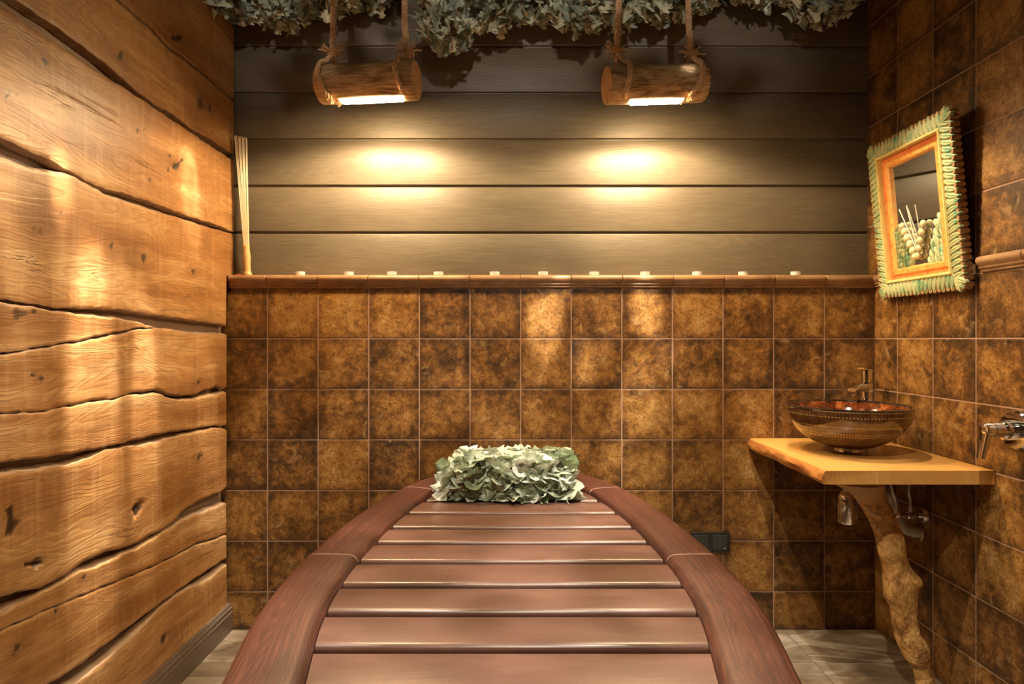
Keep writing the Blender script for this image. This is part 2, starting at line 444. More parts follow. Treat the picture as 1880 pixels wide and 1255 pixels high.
# ------------------------------------------------------------ room shell
def tiled(mb, origin, ux, uz, nrm, us, vs, th=.010, gap=.0032, bev=.0035, rnd=None):
    """bevelled tiles between the given u and v lines; face plane at origin, body going back along -nrm"""
    o = Vector(origin); ux = Vector(ux); uz = Vector(uz); nrm = Vector(nrm)
    for i in range(len(us)-1):
        for j in range(len(vs)-1):
            a0, a1, b0, b1 = us[i]+gap/2, us[i+1]-gap/2, vs[j]+gap/2, vs[j+1]-gap/2
            if a1-a0 < .004 or b1-b0 < .004: continue
            r = (rnd or rng).random()
            def q(u, v, n): return o+ux*u+uz*v+nrm*n
            verts = []; ed = []; faces = []
            for ins, n_ in ((0, -th), (0, -bev), (bev*.35, -bev*.3), (bev*1.2, -bev*.02)):
                verts += [q(a0+ins, b0+ins, n_), q(a1-ins, b0+ins, n_), q(a1-ins, b1-ins, n_), q(a0+ins, b1-ins, n_)]; ed += [1]*4
            for k in range(3):
                for m in range(4):
                    n = (m+1) % 4; faces.append((k*4+m, k*4+n, (k+1)*4+n, (k+1)*4+m))
            N = 5; base = len(verts); ee = .035
            cu = [a0+bev*1.2, min(a0+ee, (a0*2+a1)/3), (a0+a1)/2, max(a1-ee, (a0+2*a1)/3), a1-bev*1.2]
            cv = [b0+bev*1.2, min(b0+ee, (b0*2+b1)/3), (b0+b1)/2, max(b1-ee, (b0+2*b1)/3), b1-bev*1.2]
            for y_ in range(N):
                for x_ in range(N):
                    verts.append(q(cu[x_], cv[y_], -bev*.02 if x_ in (0, 4) or y_ in (0, 4) else 0))
                    ed.append(1.0 if x_ in (0, 4) or y_ in (0, 4) else 0.0)
            for y_ in range(N-1):
                for x_ in range(N-1):
                    c0 = base+y_*N+x_; faces.append((c0, c0+1, c0+N+1, c0+N))
            mb.add(verts, faces, 0, rnd=r, edge=ed)
XT = [-1.152]+[-.966+.2*k-.0 for k in range(0, 13)]
XT = [x for x in XT if x < XR-.02]+[XR]
ZL = [0.0, .148, .348, .548, .748, .948, 1.148, 1.348]
# back wall: tiled wainscot below, stained boards above
wb = bpy.data.objects.new('wall_back', None); col.objects.link(wb); struct(wb)
mb = MB(); tiled(mb, (0, D, 0), (1,0,0), (0,0,1), (0,-1,0), XT, ZL)
mb.box(-1.152, XR, D+.002, D+.08, 0, 1.36, 1)
mb.build('wainscot_tiles', [M['tile'], M['grout']], wb)['label'] = 'rust brown square tile wainscot'
mb = MB()
zs = [1.385+.0]+[1.572+.1877*k for k in range(6)]
r2 = random.Random(3)
for k in range(len(zs)-1):
    z0, z1 = zs[k], zs[k+1]; sd = r2.random()*9
    # board with a bevelled shadow gap at its top and bottom
    prof = [(DW+.03, z0+.001), (DW+.011, z0+.001), (DW+.010, z0+.0065), (DW+.003, z0+.0075), (DW+.0006, z0+.0095), (DW, z0+.013), (DW, (z0+z1)/2),
            (DW, z1-.006), (DW+.001, z1-.0035), (DW+.005, z1-.001), (DW+.03, z1-.0005)]
    xs = [-1.16+(XR+.0+1.16)*i/8 for i in range(9)]
    mb.loft([[(x, y, z) for y, z in prof] for x in xs], 0, True, True, True, seed=sd)
mb.box(-1.16, XR, DW+.03, DW+.08, 1.36, ZC, 1)
o = recalc(mb.build('wood_boards', [M['panel'], M['ceiling']], wb, sharp=25)); o['label'] = 'grey brown stained horizontal boards'

# right wall, tiled full height
YT = [D-.14-.2*k for k in range(0, 20)]
YT = sorted([y for y in YT if y > YF]+[D+.06, YF])
u_lines = [-(y) for y in reversed(YT)]
ZR = ZL+[1.396+.2*k for k in range(0, 7)]; ZR = ZR[:8]+[1.396, 1.596, 1.796, 1.996, 2.196, 2.396, 2.596]
mb = MB(); tiled(mb, (XR, 0, 0), (0,-1,0), (0,0,1), (-1,0,0), u_lines, ZR)
mb.box(XR+.002, XR+.08, YF, D+.08, 0, ZC, 1)
wr = struct(mb.build('wall_right', [M['tile'], M['grout']]))

# rails: bullnose listello
def rail_prof():  # (out, z)
    return [(0, 1.3485), (.004, 1.3485), (.0065, 1.351), (.0065, 1.3535), (.0045, 1.3555), (.0055, 1.3575), (.010, 1.359), (.012, 1.362), (.010, 1.3655), (.012, 1.3685),
            (.0165, 1.3725), (.0205, 1.379), (.0215, 1.386), (.0190, 1.392), (.0135, 1.3965), (.006, 1.398), (-.053, 1.398), (-.053, 1.36), (0, 1.36)]
def rail_back():
    mb = MB()
    for i in range(len(XT)-1):
        x0, x1 = XT[i]+.0012, XT[i+1]-.0012
        if i == 0: x0 = XL+.0035
        if i == len(XT)-2: x1 = XR-.001
        rings = []
        for x, s in ((x0, .0015), (x0+.002, 0), (x1-.002, 0), (x1, .0015)):
            rings.append([(x, D-max(0, o_-s) if o_ > 0 else D-o_, z-(s if z > 1.39 else 0)) for o_, z in rail_prof()])
        mb.loft(rings, 0)
    mb.box(XL+.004, XR-.001, D-.003, D+.05, 1.3495, 1.3955, 1)
    return struct(recalc(mb.build('trim_1', [M['rail'], M['grout']])), 'glazed bullnose ledge on top of the tiles')
rail_back()
mb = MB()
segs = [(D-.001, 2.30)]+[(1.935, 1.76)]+[(1.76-.2*k, 1.76-.2*(k+1)) for k in range(0, 16)]
for y0, y1 in segs:
    rings = []
    for y, s in ((y0-.0012, .0015), (y0-.003, 0), (y1+.003, 0), (y1+.0012, .0015)):
        rings.append([(XR-max(0, o_-s) if o_ > 0 else XR, y, z-(s if z > 1.39 else 0)) for o_, z in rail_prof() if o_ >= 0])
    mb.loft(rings, 0)
struct(recalc(mb.build('trim_2', [M['rail']])), 'glazed bullnose rail along the right wall')

# floor: modular stone tiles
mb = MB()
ys = [YF, -1.2, -.8, -.4, 0.0, .45, .9, 1.35, 1.80, 2.155, 2.245, 2.5]
rf = random.Random(11)
for j in range(len(ys)-1):
    offx = 1.0715 if j >= 9 else (.94 if j % 2 else .62)
    xs = sorted([offx+.45*k for k in range(-6, 3) if -1.15 < offx+.45*k < XR-.03]+[-1.15, XR])
    tiled(mb, (0, 0, 0), (1,0,0), (0,1,0), (0,0,1), xs, [ys[j], ys[j+1]], gap=.004, bev=.002, rnd=rf)
mb.box(-1.2, XR+.08, YF-.05, D+.08, -.06, -.0025, 1)
struct(mb.build('floor', [M['floor'], M['floorgrout']]))
mb = MB(); mb.box(-1.2, XR+.08, YF-.05, DW+.08, ZC, ZC+.05)
struct(mb.build('ceiling', M['ceiling']))
mb = MB(); mb.box(-1.2, XR+.08, YF-.06, YF, 0, ZC)
struct(mb.build('wall_front', M['wallfront']))

# left wall: painted backing with live edge oak boards
wl = bpy.data.objects.new('wall_left', None); col.objects.link(wl); struct(wl)
XB = XL-.034
mb = MB(); mb.box(XB-.05, XB, YF, DW+.03, 0, ZC)
mb.build('backing', M['backing'], wl)['label'] = 'taupe painted backing behind the boards'
def P(*a):   # photo points on the board plane -> (y, z) table
    out = []
    for x, y in a:
        d = -XL*F/(CX-x); out.append((d, CAMZ+(CY-y)*d/F))
    return out
edges = {
 1: (P((0,-560),(200,-230),(330,-60),(386,0),(409,28),(430,51)),
     P((0,-190),(120,-85),(220,0),(248,25),(284,56),(312,87),(330,98),(353,117),(376,135),(401,158),(430,181))),
 2: (P((0,-184),(120,-80),(220,4),(248,29),(284,60),(312,91),(330,102),(353,121),(376,139),(401,162),(430,186)),
     P((0,-16),(28,0),(56,15),(84,36),(115,55),(138,74),(163,92),(189,112),(220,139),(241,158),(274,184),(294,197),(317,208),(337,224),(358,240),(383,252),(409,270),(430,284))),
 3: (P((0,8),(25,25),(76,61),(127,94),(178,130),(220,155),(241,169),(269,187),(312,217),(353,244),(388,268),(430,295)),
     P((0,251),(38,270),(76,287),(102,301),(122,313),(153,328),(191,346),(220,352),(248,361),(286,374),(325,389),(363,402),(394,411),(430,426))),
 4: (P((0,287),(31,298),(71,311),(117,317),(153,332),(191,354),(220,365),(248,374),(299,391),(337,402),(376,415),(430,430)),
     P((0,549),(46,555),(102,564),(153,566),(220,569),(261,574),(312,582),(363,589),(388,592),(418,597),(430,600))),
 5: (P((0,555),(51,561),(102,570),(153,577),(220,585),(261,593),(284,600)),
     P((0,649),(51,641),(102,632),(153,624),(204,612),(220,610),(248,603),(284,601.2))),
 6: (P((0,652),(51,644),(102,635),(153,627),(204,616),(220,614),(248,606),(284,602.5),(312,604),(353,612),(419,614)),
     P((0,758.3),(71,755.3),(127,744.3),(194,732),(204,734),(220,728),(230,723),(269,718),(294,716),(312,724),(340,726),(355,725),(376,717),(386,714),(397,709),(409,713),(419,710))),
 7: (P((0,759.2),(71,756.2),(127,745.2),(194,733.5),(204,735.5),(220,730),(230,726),(269,723),(294,722),(312,731),(340,733),(355,732),(376,727),(388,723),(397,725),(412,719),(419,723)),
     P((0,848),(51,843),(102,837),(138,831),(178,824),(210,817),(261,804),(312,793),(350,788),(388,782),(419,780))),
 8: (P((0,870),(64,863),(115,855),(153,845),(191,828),(210,824),(261,817),(312,805),(363,792),(401,785),(420,790)),
     P((0,1095),(42,1085),(85,1075),(122,1054),(158,1029),(198,1012),(220,1007),(244,1000),(281,981),(309,965),(337,938),(368,918),(408,901),(420,890))),
 9: (P((0,1128),(57,1097),(99,1077),(127,1059),(156,1045),(175,1041),(220,1020),(252,1006),(295,980),(323,965),(346,952),(380,938),(419,922)),
     P((0,1158),(100,1114),(210,1069),(278,1040.5),(323,1018.5),(368,994.5),(385,991),(419,977))),
 10: (P((0,1159),(100,1115),(210,1070),(278,1041.8),(323,1020),(368,997),(385,993.5),(419,980)),
      P((0,1302),(90,1255),(141,1225),(181,1194),(220,1164),(252,1140),(289,1112),(323,1087),(360,1061),(394,1039),(420,1022))),
 11: (P((0,1345),(147,1250),(210,1200),(252,1163),(295,1118),(337,1085),(380,1065),(421,1030)),
      P((0,1640),(200,1380),(420,1125))),
 0: ([(1.0, 3.0), (3.0, 3.0)], P((0,-580),(200,-245),(330,-66),(386,-6),(409,22),(430,45))),
}
KN = []
for x, y, r, hole in ((84,115,9,0),(15,170,6,0),(221,104,9,0),(328,70,9,.3),(368,190,13,0),(253,240,7,0),(322,305,9,.2),(33,575,15,0),(204,453,6,0),(74,425,8,0),
        (263,473,11,0),(355,499,6,0),(76,694,9,0),(33,755,6,0),(363,702,6,0),(365,838,7,0),(252,935,13,1),(68,1035,10,1),(20,965,16,.2),(155,1058,8,0),
        (104,1123,5,.3),(31,1188,10,0),(303,1172,11,.8),(112,390,5,0),(275,330,5,0)):
    (yy, zz), = P((x, y)); KN.append((yy, zz, r*yy/F*1.15, hole))
for k in range(14):
    q = random.Random(90+k); KN.append((q.uniform(-.4, 1.25), q.uniform(.2, 2.4), q.uniform(.012, .022), 0))
def ext(tab, y, ph):
    """edge height; beyond the frame the edge keeps undulating"""
    y0 = tab[0][0]
    if y >= y0: return smooth_tab(tab, y)+.0012*math.sin(y*61+ph)+.0008*math.sin(y*143+ph*2)
    dy = y0-y
    return tab[0][1]+.018*math.sin(dy*4.3)*min(1, dy*2)-.01*math.sin(dy*9)
def board(mb, idx, seed, y1, xoff=0.0, below=None, above=None, th=.028):
    top, bot = edges[idx]
    y0 = YF+.005
    ys_ = []
    y = y0
    while y < y1-.004:
        ys_.append(y); y += .03 if y < 1.28 else .0075
    ys_.append(y1)
    NR = 34; rings = []; at_g = []; at_k = []; at_e = []; at_h = []
    for y in ys_:
        zt = ext(top, y, idx); zb = ext(bot, y, idx+.5 if False else idx)
        if zt-zb < .004: zt = zb+.004
        ga = .02 if above is None else max(0, ext(edges[above][1], y, idx)-zt)
        gb = .02 if below is None else max(0, zb-ext(edges[below][0], y, idx))
        w = .5+.5*noise.noise(Vector((y*5, idx*3.1, 0)))
        bt = min(.003+.009*w, ga*.55+.0008); bb = min(.002+.004*w, gb*.4+.0008)
        H = zt-zb
        yy = lambda z: min(y, D-.022) if z < 1.40 else y
        pts = []; e = []
        xf = XL-xoff
        pts.append((xf-th, zb-bb)); e.append(1)
        pts.append((xf-.010, zb-bb*.35)); e.append(1)
        pts.append((xf-.0022, zb+.0004)); e.append(.6)
        n_in = min(.0035, H*.2)
        for k in range(NR+1):
            z = zb+n_in+(H-2*n_in)*k/NR
            dx = .0016*noise.noise(Vector((y*3, z*9, idx)))+.0007*noise.noise(Vector((y*22, z*22, idx)))
            if k in (0, NR): dx -= .0006
            kn = 0
            for (ky, kz, kr, hl) in KN:
                if hl and abs(y-ky) < kr*3 and abs(z-kz) < kr*3:
                    q = ((y-ky)/(kr*.75))**2+((z-kz)/(kr*.8))**2
                    an = math.atan2(z-kz, y-ky); q *= 1+1.3*noise.noise(Vector((math.cos(an)*1.7, math.sin(an)*1.7, ky*9)))+.5*noise.noise(Vector((y*60, z*60, 0)))
                    dx -= hl*.013*math.exp(-q*q)
            pts.append((xf+dx, z)); e.append(0)
        pts.append((xf-.0022, zt-.0004)); e.append(.6)
        pts.append((xf-.010, zt+bt*.35)); e.append(1)
        pts.append((xf-th, zt+bt)); e.append(1)
        rings.append([(x, yy(z), z) for x, z in pts])
        for x, z in pts:
            t = (z-zb)/max(H, .02)
            g = .5*z+.5*t*.22
            kk = 0; hl_ = 0
            for (ky, kz, kr, hl) in KN:
                a = (y-ky)/(kr*2.4); b = (z-kz)/(kr*1.3); q = a*a+b*b
                if q < 9: g -= (z-kz)*.8*math.exp(-q*.55)
                if q < 16: hl_ = max(hl_, math.exp(-q*.8))
                a = (y-ky)/(kr*.75); b = (z-kz)/(kr*.75); q = a*a+b*b
                if q < 16:
                    an = math.atan2(z-kz, y-ky); q *= 1+1.3*noise.noise(Vector((math.cos(an)*1.7, math.sin(an)*1.7, ky*9)))+.9*noise.noise(Vector((y*45, z*45, 5)))
                if q < 9: kk = max(kk, math.exp(-max(0, q))*(.75 if not hl else 1))
            at_g.append(g); at_k.append(kk); at_h.append(hl_*(.5+.5*noise.noise(Vector((y*9, z*12, 3)))))
        at_e += e
    mb.loft(rings, 0, True, True, True, grain=at_g, knot=at_k, halo=at_h, edge=at_e, seed=seed)
LB = {0:'topmost board running up to the ceiling', 3:'very wide board in the upper middle', 4:'widest board, level with the ledge', 5:'short wedge shaped board',
      6:'board split by a long crack', 8:'wavy board with a dark knot hole', 9:'lower board with a thin crack', 11:'lowest board above the baseboard'}
for grp, y1, xo in (((0,), 2.545, .0), ((1,), 2.545, .0), ((2,), 2.545, .002), ((3,), 2.545, .0), ((4,), 2.545, .001), ((5,), 1.979, .002), ((6, 7), D-.014, .0), ((8,), D-.012, .0),
                    ((9, 10), D-.014, .001), ((11,), D-.012, .0)):
    mb = MB()
    for i in grp:
        if i == 0:
            edges[0] = ([(1.0, ZC-.004), (3.0, ZC-.004)], edges[0][1])
        ab = i-1 if i > 0 else None; be = i+1 if i < 11 else None
        board(mb, i, grp[0]*3.7+1, y1, xo, be, ab)
    o = recalc(mb.build('live_edge_board', M['oak'], wl, sharp=28))
    if grp[0] in LB: o['label'] = LB[grp[0]]
# baseboard
mb = MB()
pr = [(0, .0), (.017, .0), (.017, .060), (.0155, .062), (.0155, .066), (.018, .068), (.018, .072), (.0145, .076), (.0135, .082), (.0150, .086), (.0150, .089),
      (.0105, .094), (.0085, .101), (.005, .1045), (0, .105), (-.03, .105), (-.03, 0)]
mb.loft([[(XL+o_, y, z) for o_, z in pr] for y in (YF, .4, 1.4, D-.002)], 0)
struct(recalc(mb.build('baseboard_left', M['baseboard'], sharp=25)), 'grey brown moulded baseboard')

# ------------------------------------------------------------ massage bed
HT = .646
WT = [(.06,.0),(.065,.05),(.09,.12),(.15,.2),(.25,.275),(.4,.34),(.55,.378),(.7,.403),(.82,.418),(.918,.4262),(.98,.4385),(1.08,.460),(1.19,.474),(1.326,.482),(1.467,.480),(1.579,.471),(1.745,.457),(1.95,.425),(2.168,.370),(2.30,.308),(2.37,.255),(2.42,.19),(2.445,.11),(2.452,.05),(2.455,0)]
def outline():
    """right half of the outer edge from near nose to far nose, evenly spaced"""
    pts = []
    for i in range(401):
        y = .06+(2.455-.06)*(.5-.5*math.cos(PI*i/400)); pts.append(Vector((lerp_tab(WT, y), y, 0)))
    for it in range(60):   # round off
        q = pts[:]
        for i in range(1, len(pts)-1): q[i] = (pts[i-1]+pts[i]*2+pts[i+1])/4
        pts = q
    L = [0]
    for a, b in zip(pts, pts[1:]): L.append(L[-1]+(b-a).length)
    N = 160; out = []; j = 0
    for i in range(N+1):
        t = L[-1]*i/N
        while j < len(L)-2 and L[j+1] < t: j += 1
        f = (t-L[j])/max(1e-9, L[j+1]-L[j]); out.append(pts[j].lerp(pts[j+1], min(1, f)))
    return out, L[-1]
OUT, LEN = outline()
def nrm_at(i):
    a = OUT[max(0, i-1)]; b = OUT[min(len(OUT)-1, i+1)]
    if i == 0: return Vector((0, -1, 0))
    if i == len(OUT)-1: return Vector((0, 1, 0))
    t = (b-a).normalized(); return Vector((t.y, -t.x, 0))
RW = .120
INN = [OUT[i]-nrm_at(i)*RW for i in range(len(OUT))]
INNv = [p for p in INN if p.x > -1e-4]
def inner_w(y):
    best = 0
    for a, b in zip(INNv, INNv[1:]):
        if (a.y-y)*(b.y-y) <= 0 and abs(a.y-b.y) > 1e-9:
            t = (y-a.y)/(b.y-a.y); best = max(best, a.x+(b.x-a.x)*t)
    return best
bed = thing('massage_bed', 'dark reddish brown slatted wooden oval bed in the middle of the room', 'bed', (0, 1.25, 0))
prof = [(0.020, -.062), (0.004, -.056), (0, -.048), (0, -.014), (.004, -.006), (.012, -.001), (.022, 0), (.060, .0005), (.098, 0), (.109, -.002), (.116, -.007), (.120, -.014), (.120, -.062)]
cuts_y = [None, .55, 1.467, 2.128, None]
def idx_of(y): return min(range(len(OUT)), key=lambda i: abs(OUT[i].y-y))
ci = [0, idx_of(.60), idx_of(1.467), idx_of(2.15), len(OUT)-1]
for s in (-1, 1):
    for k in range(4):
        i0, i1 = ci[k], ci[k+1]
        mb = MB(); rings = []; al = []; ac = []
        for i in range(i0, i1+1):
            n = nrm_at(i); p = OUT[i]
            if i == i0 and k > 0: p = p.lerp(OUT[i+1], .06)
            ring = []
            for o_, z in prof:
                q = p-n*o_
                if q.x < 0: q = Vector((0, q.y, 0))
                ring.append((s*q.x, q.y, HT+z)); al.append(LEN*i/160); ac.append(o_+z*.4)
            rings.append(ring)
        mb.loft(rings, 0, True, True, True, along=al, across=ac, seed=k*2.3+s*1.1+5)
        o = recalc(mb.build('rim_segment', M['bedrail'], bed, sharp=40))
        if k > 0:   # pale filler line at the joint
            mj = MB(); i = i0; n = nrm_at(i); p = OUT[i]; t = (OUT[i+1]-OUT[i-1]).normalized()
            r_ = []
            for q in (-.0011, .0011):
                r_.append([(s*(p-n*o_+t*q).x, (p-n*o_+t*q).y, HT+z+.0004) for o_, z in prof[2:-1]]+[(s*(p-n*.118+t*q).x, (p-n*.118+t*q).y, HT-.04), (s*(p-n*.01+t*q).x, (p-n*.01+t*q).y, HT-.04)])
            mj.loft(r_, 0)
            recalc(mj.build('joint_line', M['joint'], o))['label'] = 'thin pale filler line'
# slats
front0 = 2.044
k = 0
SZ = .6262
fronts = [2.044+.139*2, 2.044+.139]+[2.044, 1.901, 1.757, 1.626, 1.488, 1.346, 1.211, 1.073]+[1.073-.139*j for j in range(1, 7)]
rs = random.Random(5)
for n_, f0 in enumerate(fronts):
    depth = (fronts[n_-1]-f0 if n_ else .139)-.0205
    y0, y1 = f0, f0+depth
    if n_ == 0: y1 = min(y1, 2.33)
    cs = [(y0+.004, SZ-.026), (y0, SZ-.022), (y0, SZ-.009), (y0+.0012, SZ-.0055), (y0+.004, SZ-.0022), (y0+.009, SZ-.0004), (y0+.016, SZ), (y0+.04, SZ+.0006), ((y0+y1)/2, SZ+.0008), (y1-.03, SZ+.0004), (y1-.010, SZ-.0002), (y1-.004, SZ-.0015),
          (y1-.001, SZ-.004), (y1, SZ-.009), (y1, SZ-.022), (y1-.004, SZ-.026)]
    NX = 12; rings = []
    for i in range(NX+1):
        t = -1+2*i/NX
        rings.append([(t*max(.03, inner_w(min(2.325, max(.2, y)))-.0015), y, z) for y, z in cs])
    mb = MB(); mb.loft(rings, 0, seed=rs.random()*20)
    recalc(mb.build('slat', M['slat'], bed, sharp=60))
mb = MB(); mb.box(-.22, -.17, .45, 2.15, .53, .5995, b=.005); mb.box(.17, .22, .45, 2.15, .53, .5995, b=.005)
for y in (.45, 2.12): mb.box(-.30, .30, y-.02, y+.02, .531, .584, b=.004)
mb.build('underframe', M['bedrail'], bed)
for sx in (-1, 1):
    for y in (.5, 2.05):
        mb = MB(); mb.box(sx*.20-.035, sx*.20+.035, y-.035, y+.035, 0, .535, b=.006)
        mb.build('leg', M['bedrail'], bed)

# ------------------------------------------------------------ leaves
def leaf(mb, pos, dr, nrm, L, W, rg, lob=True, curl=1.0, blunt=.8):
    dr = Vector(dr).normalized(); nrm = Vector(nrm); side = dr.cross(nrm)
    if side.length < 1e-3: side = dr.orthogonal()
    side.normalize(); nrm = side.cross(dr).normalized()
    NRr = 9; r = rg.random(); c1 = rg.uniform(-.9, .9)*curl; c2 = rg.uniform(-.5, 1.1)*curl; ph = rg.uniform(0, 6); tw = rg.uniform(-.8, .8)
    v = []; vein = []
    for i in range(NRr+1):
        t = i/NRr
        w = W*.5*(math.sin(PI*min(1, t*.94+.03)**.85))**blunt
        if lob: w *= 1+.30*math.sin(t*19+ph)
        zb_ = c1*L*.38*t*t + .05*L*math.sin(t*9+ph)
        ca, sa = math.cos(tw*t), math.sin(tw*t)
        for k in range(-2, 3):
            s_ = k/2*w
            zz = c2*abs(s_)**1.4*3.2/(W**.4) + .006*math.sin(k*2.4+t*14+ph)*(1 if k else .3)
            a = s_*ca-zz*sa; b = s_*sa+zz*ca
            v.append(Vector(pos)+dr*(L*t)+side*a+nrm*(b+zb_)); vein.append(1.0 if k == 0 else 0.0)
    f = [(i*5+k, i*5+k+1, (i+1)*5+k+1, (i+1)*5+k) for i in range(NRr) for k in range(4)]
    mb.add(v, f, 0, rnd=r, vein=vein)
def rv(rg):
    while True:
        v = Vector((rg.uniform(-1, 1), rg.uniform(-1, 1), rg.uniform(-1, 1)))
        if .05 < v.length < 1: return v.normalized()
def hanging_bundle(cx, hw, bpy_, d, label, n=170, seed=0, name='bath_whisk', droop=1.0):
    rg = random.Random(seed); x = (cx-CX)*d/F; r = hw*d/F; zb = CAMZ+(CY-bpy_)*d/F
    t = thing(name, label, 'dried leaf bundle', (x, d, ZC), 'bundles of dried leafy twigs hung from the ceiling')
    mb = MB(); Hh = ZC-zb
    for i in range(n):
        s_ = rg.random()**.75       # 0 bottom 1 top
        a = rg.uniform(0, 2*PI); env = math.sqrt(max(0, 1-(1-s_)**3.0))*.75+.25
        rr = r*env*math.sqrt(rg.uniform(.1, 1))
        L = rg.uniform(.038, .066)
        p = Vector((x+rr*math.cos(a), d+min(r, .115)*env*math.sin(a)*math.sqrt(rg.uniform(.1, 1)), zb+L*.9+s_*(Hh-.05-L*.9)*1.0))
        out = Vector((math.cos(a), math.sin(a), 0))
        dr = Vector((0, 0, -1))*droop + out*rg.uniform(-.1, .9)+rv(rg)*.45
        nn = out+rv(rg)*.7
        leaf(mb, p, dr, nn, L, L*rg.uniform(.65, .95), rg, True, .9, .6)
    for vi, p in enumerate(mb.v):
        if p[1] > DW-.006: mb.v[vi] = (p[0], DW-.006-.0005*rg.random(), p[2])
        if p[2] > ZC-.002: mb.v[vi] = (mb.v[vi][0], mb.v[vi][1], ZC-.002)
        if mb.v[vi][0] < XL+.012: mb.v[vi] = (XL+.012, mb.v[vi][1], mb.v[vi][2])
    mb.build('leaves', M['leaf_hang'], t, sharp=None)
    mb = MB()
    for i in range(9):
        a = rg.uniform(0, 6.28); q = rg.uniform(.2, .75)
        bx_ = x+r*q*math.cos(a)*.8; by_ = min(DW-.03, d+r*q*math.sin(a)*.6)
        mb.tube([(x+.012*math.cos(a), d+.012*math.sin(a), ZC-.001), (x+.02*math.cos(a), d+.02*math.sin(a), ZC-.06), ((x+bx_)/2, (d+by_)/2, ZC-Hh*.5), (bx_, by_, zb+.05)], [.003, .003, .0022, .0012], 6)
    mb.build('twigs', M['twig'], t)
B = [(425, 58, 42, 2.36, 170, 'leaf bundle hanging in the left corner by the oak boards'),
     (508, 62, 58, 2.40, 190, 'leaf bundle with a single dangling leaf, second from the left wall'),
     (590, 46, 34, 2.40, 120, 'leaf bundle right beside the leftmost hanging rope'),
     (668, 62, 20, 2.42, 110, 'small sparse leaf bundle above the left log lamp'),
     (822, 54, 98, 2.33, 230, 'lowest hanging leaf bundle, drooping right of the left log lamp'),
     (912, 56, 62, 2.40, 190, 'leaf bundle just right of the lowest drooping one'),
     (1000, 50, 46, 2.42, 160, 'leaf bundle at the middle of the row'),
     (1062, 46, 68, 2.36, 180, 'leaf bundle just left of the right lamp\'s left rope'),
     (1135, 40, 62, 2.42, 150, 'leaf bundle directly behind the right lamp\'s left rope'),
     (1222, 62, 44, 2.40, 200, 'leaf bundle between the two ropes of the right log lamp'),
     (1292, 34, 20, 2.43, 80, 'small leaf bundle right of the rightmost rope'),
     (1415, 56, 14, 2.40, 130, 'shallow leaf bundle above the light spots on the dark boards'),
     (1512, 60, 46, 2.38, 180, 'rightmost leaf bundle with a low green leaf, near the tiled wall')]
for i, (cx_, hw, by_, d_, n_, lab) in enumerate(B): hanging_bundle(cx_, hw, by_, d_, lab, n_, 100+i)

# unseen leaves added under two of the spots to dapple the bed
mb = MB(); rg = random.Random(77)
for i in range(230):
    sx = rg.choice((-1, 1)); a = rg.uniform(0, 6.28); q = .30*math.sqrt(rg.random())
    p = Vector((sx*.45+q*math.cos(a), 1.38+q*math.sin(a), rg.uniform(2.24, 2.42)))
    L = rg.uniform(.045, .075); leaf(mb, p, Vector((0, 0, -.6))+rv(rg), rv(rg), L, L*.8, rg)
for vi, p in enumerate(mb.v): mb.v[vi] = (max(XL+.01, p[0]), p[1], min(ZC-.002, p[2]))
hf = mb.build('added_dapple_leaves', M['leaf_hang'], sharp=None); hf['kind'] = 'stuff'
tag(hf, 'added dried leaves out of view over the bed, dappling the light', 'dried leaves')

# whisk lying on the bed
wk = thing('leafy_bath_whisk', 'thick bundle of pale green dried leaves lying across the far end of the bed', 'leafy whisk', (-.015, 2.12, SZ+.001))
rg = random.Random(42); mb = MB()
x0, x1, ya, yb = -.232, .196, 2.015, 2.25
for i in range(480):
    u = rg.uniform(-1, 1); w = rg.uniform(-PI*.08, PI*1.08)
    hh = .140*(1-.18*abs(u)**3)-(.022 if u < -.75 else 0)
    sh = rg.uniform(.72, 1.0)
    cu = math.copysign(abs(math.cos(w))**.6, math.cos(w)); su = max(0, math.sin(w))**.6
    p = Vector(((x0+x1)/2+(x1-x0)/2*u*.93, (ya+yb)/2-cu*(yb-ya)/2*.86*sh, SZ+.010+su*hh*sh*.92))
    nn = Vector((u**5*1.2, -cu, su*1.0))+rv(rg)*.5
    dr = Vector((rg.uniform(-1, 1), -cu*.2, rg.uniform(-.5, .3)))+rv(rg)*.4
    dr = dr-nn.normalized()*dr.dot(nn.normalized())*.95
    L = rg.uniform(.055, .098)
    leaf(mb, p-dr.normalized()*L*.4, dr, nn, L, L*rg.uniform(.62, .95), rg, rg.random() < .4, .6, .5)
for vi, p in enumerate(mb.v):
    if p[2] > SZ+.138: mb.v[vi] = (p[0], p[1], SZ+.138+(p[2]-SZ-.138)*.3)
    if p[2] < SZ+.0015:
        mb.v[vi] = (p[0], p[1], SZ+.0015+.004*abs(math.sin(vi*1.7)))
mb.build('leaves', M['leaf_bed'], wk, sharp=None)
mb = MB()
for i in range(26):
    z = SZ+.02+rg.random()*.09; y = 2.13+rg.uniform(-.07, .07); 
    mb.tube([(x0+.04+rg.random()*.1, y, z), (0, y+rg.uniform(-.02, .02), z+rg.uniform(-.01, .015)), (x1-.03, y+rg.uniform(-.03, .03), max(SZ+.01, z+rg.uniform(-.02, .02)))], [.0014, .0022, .0028], 6)
mb.build('twigs', M['twig'], wk)

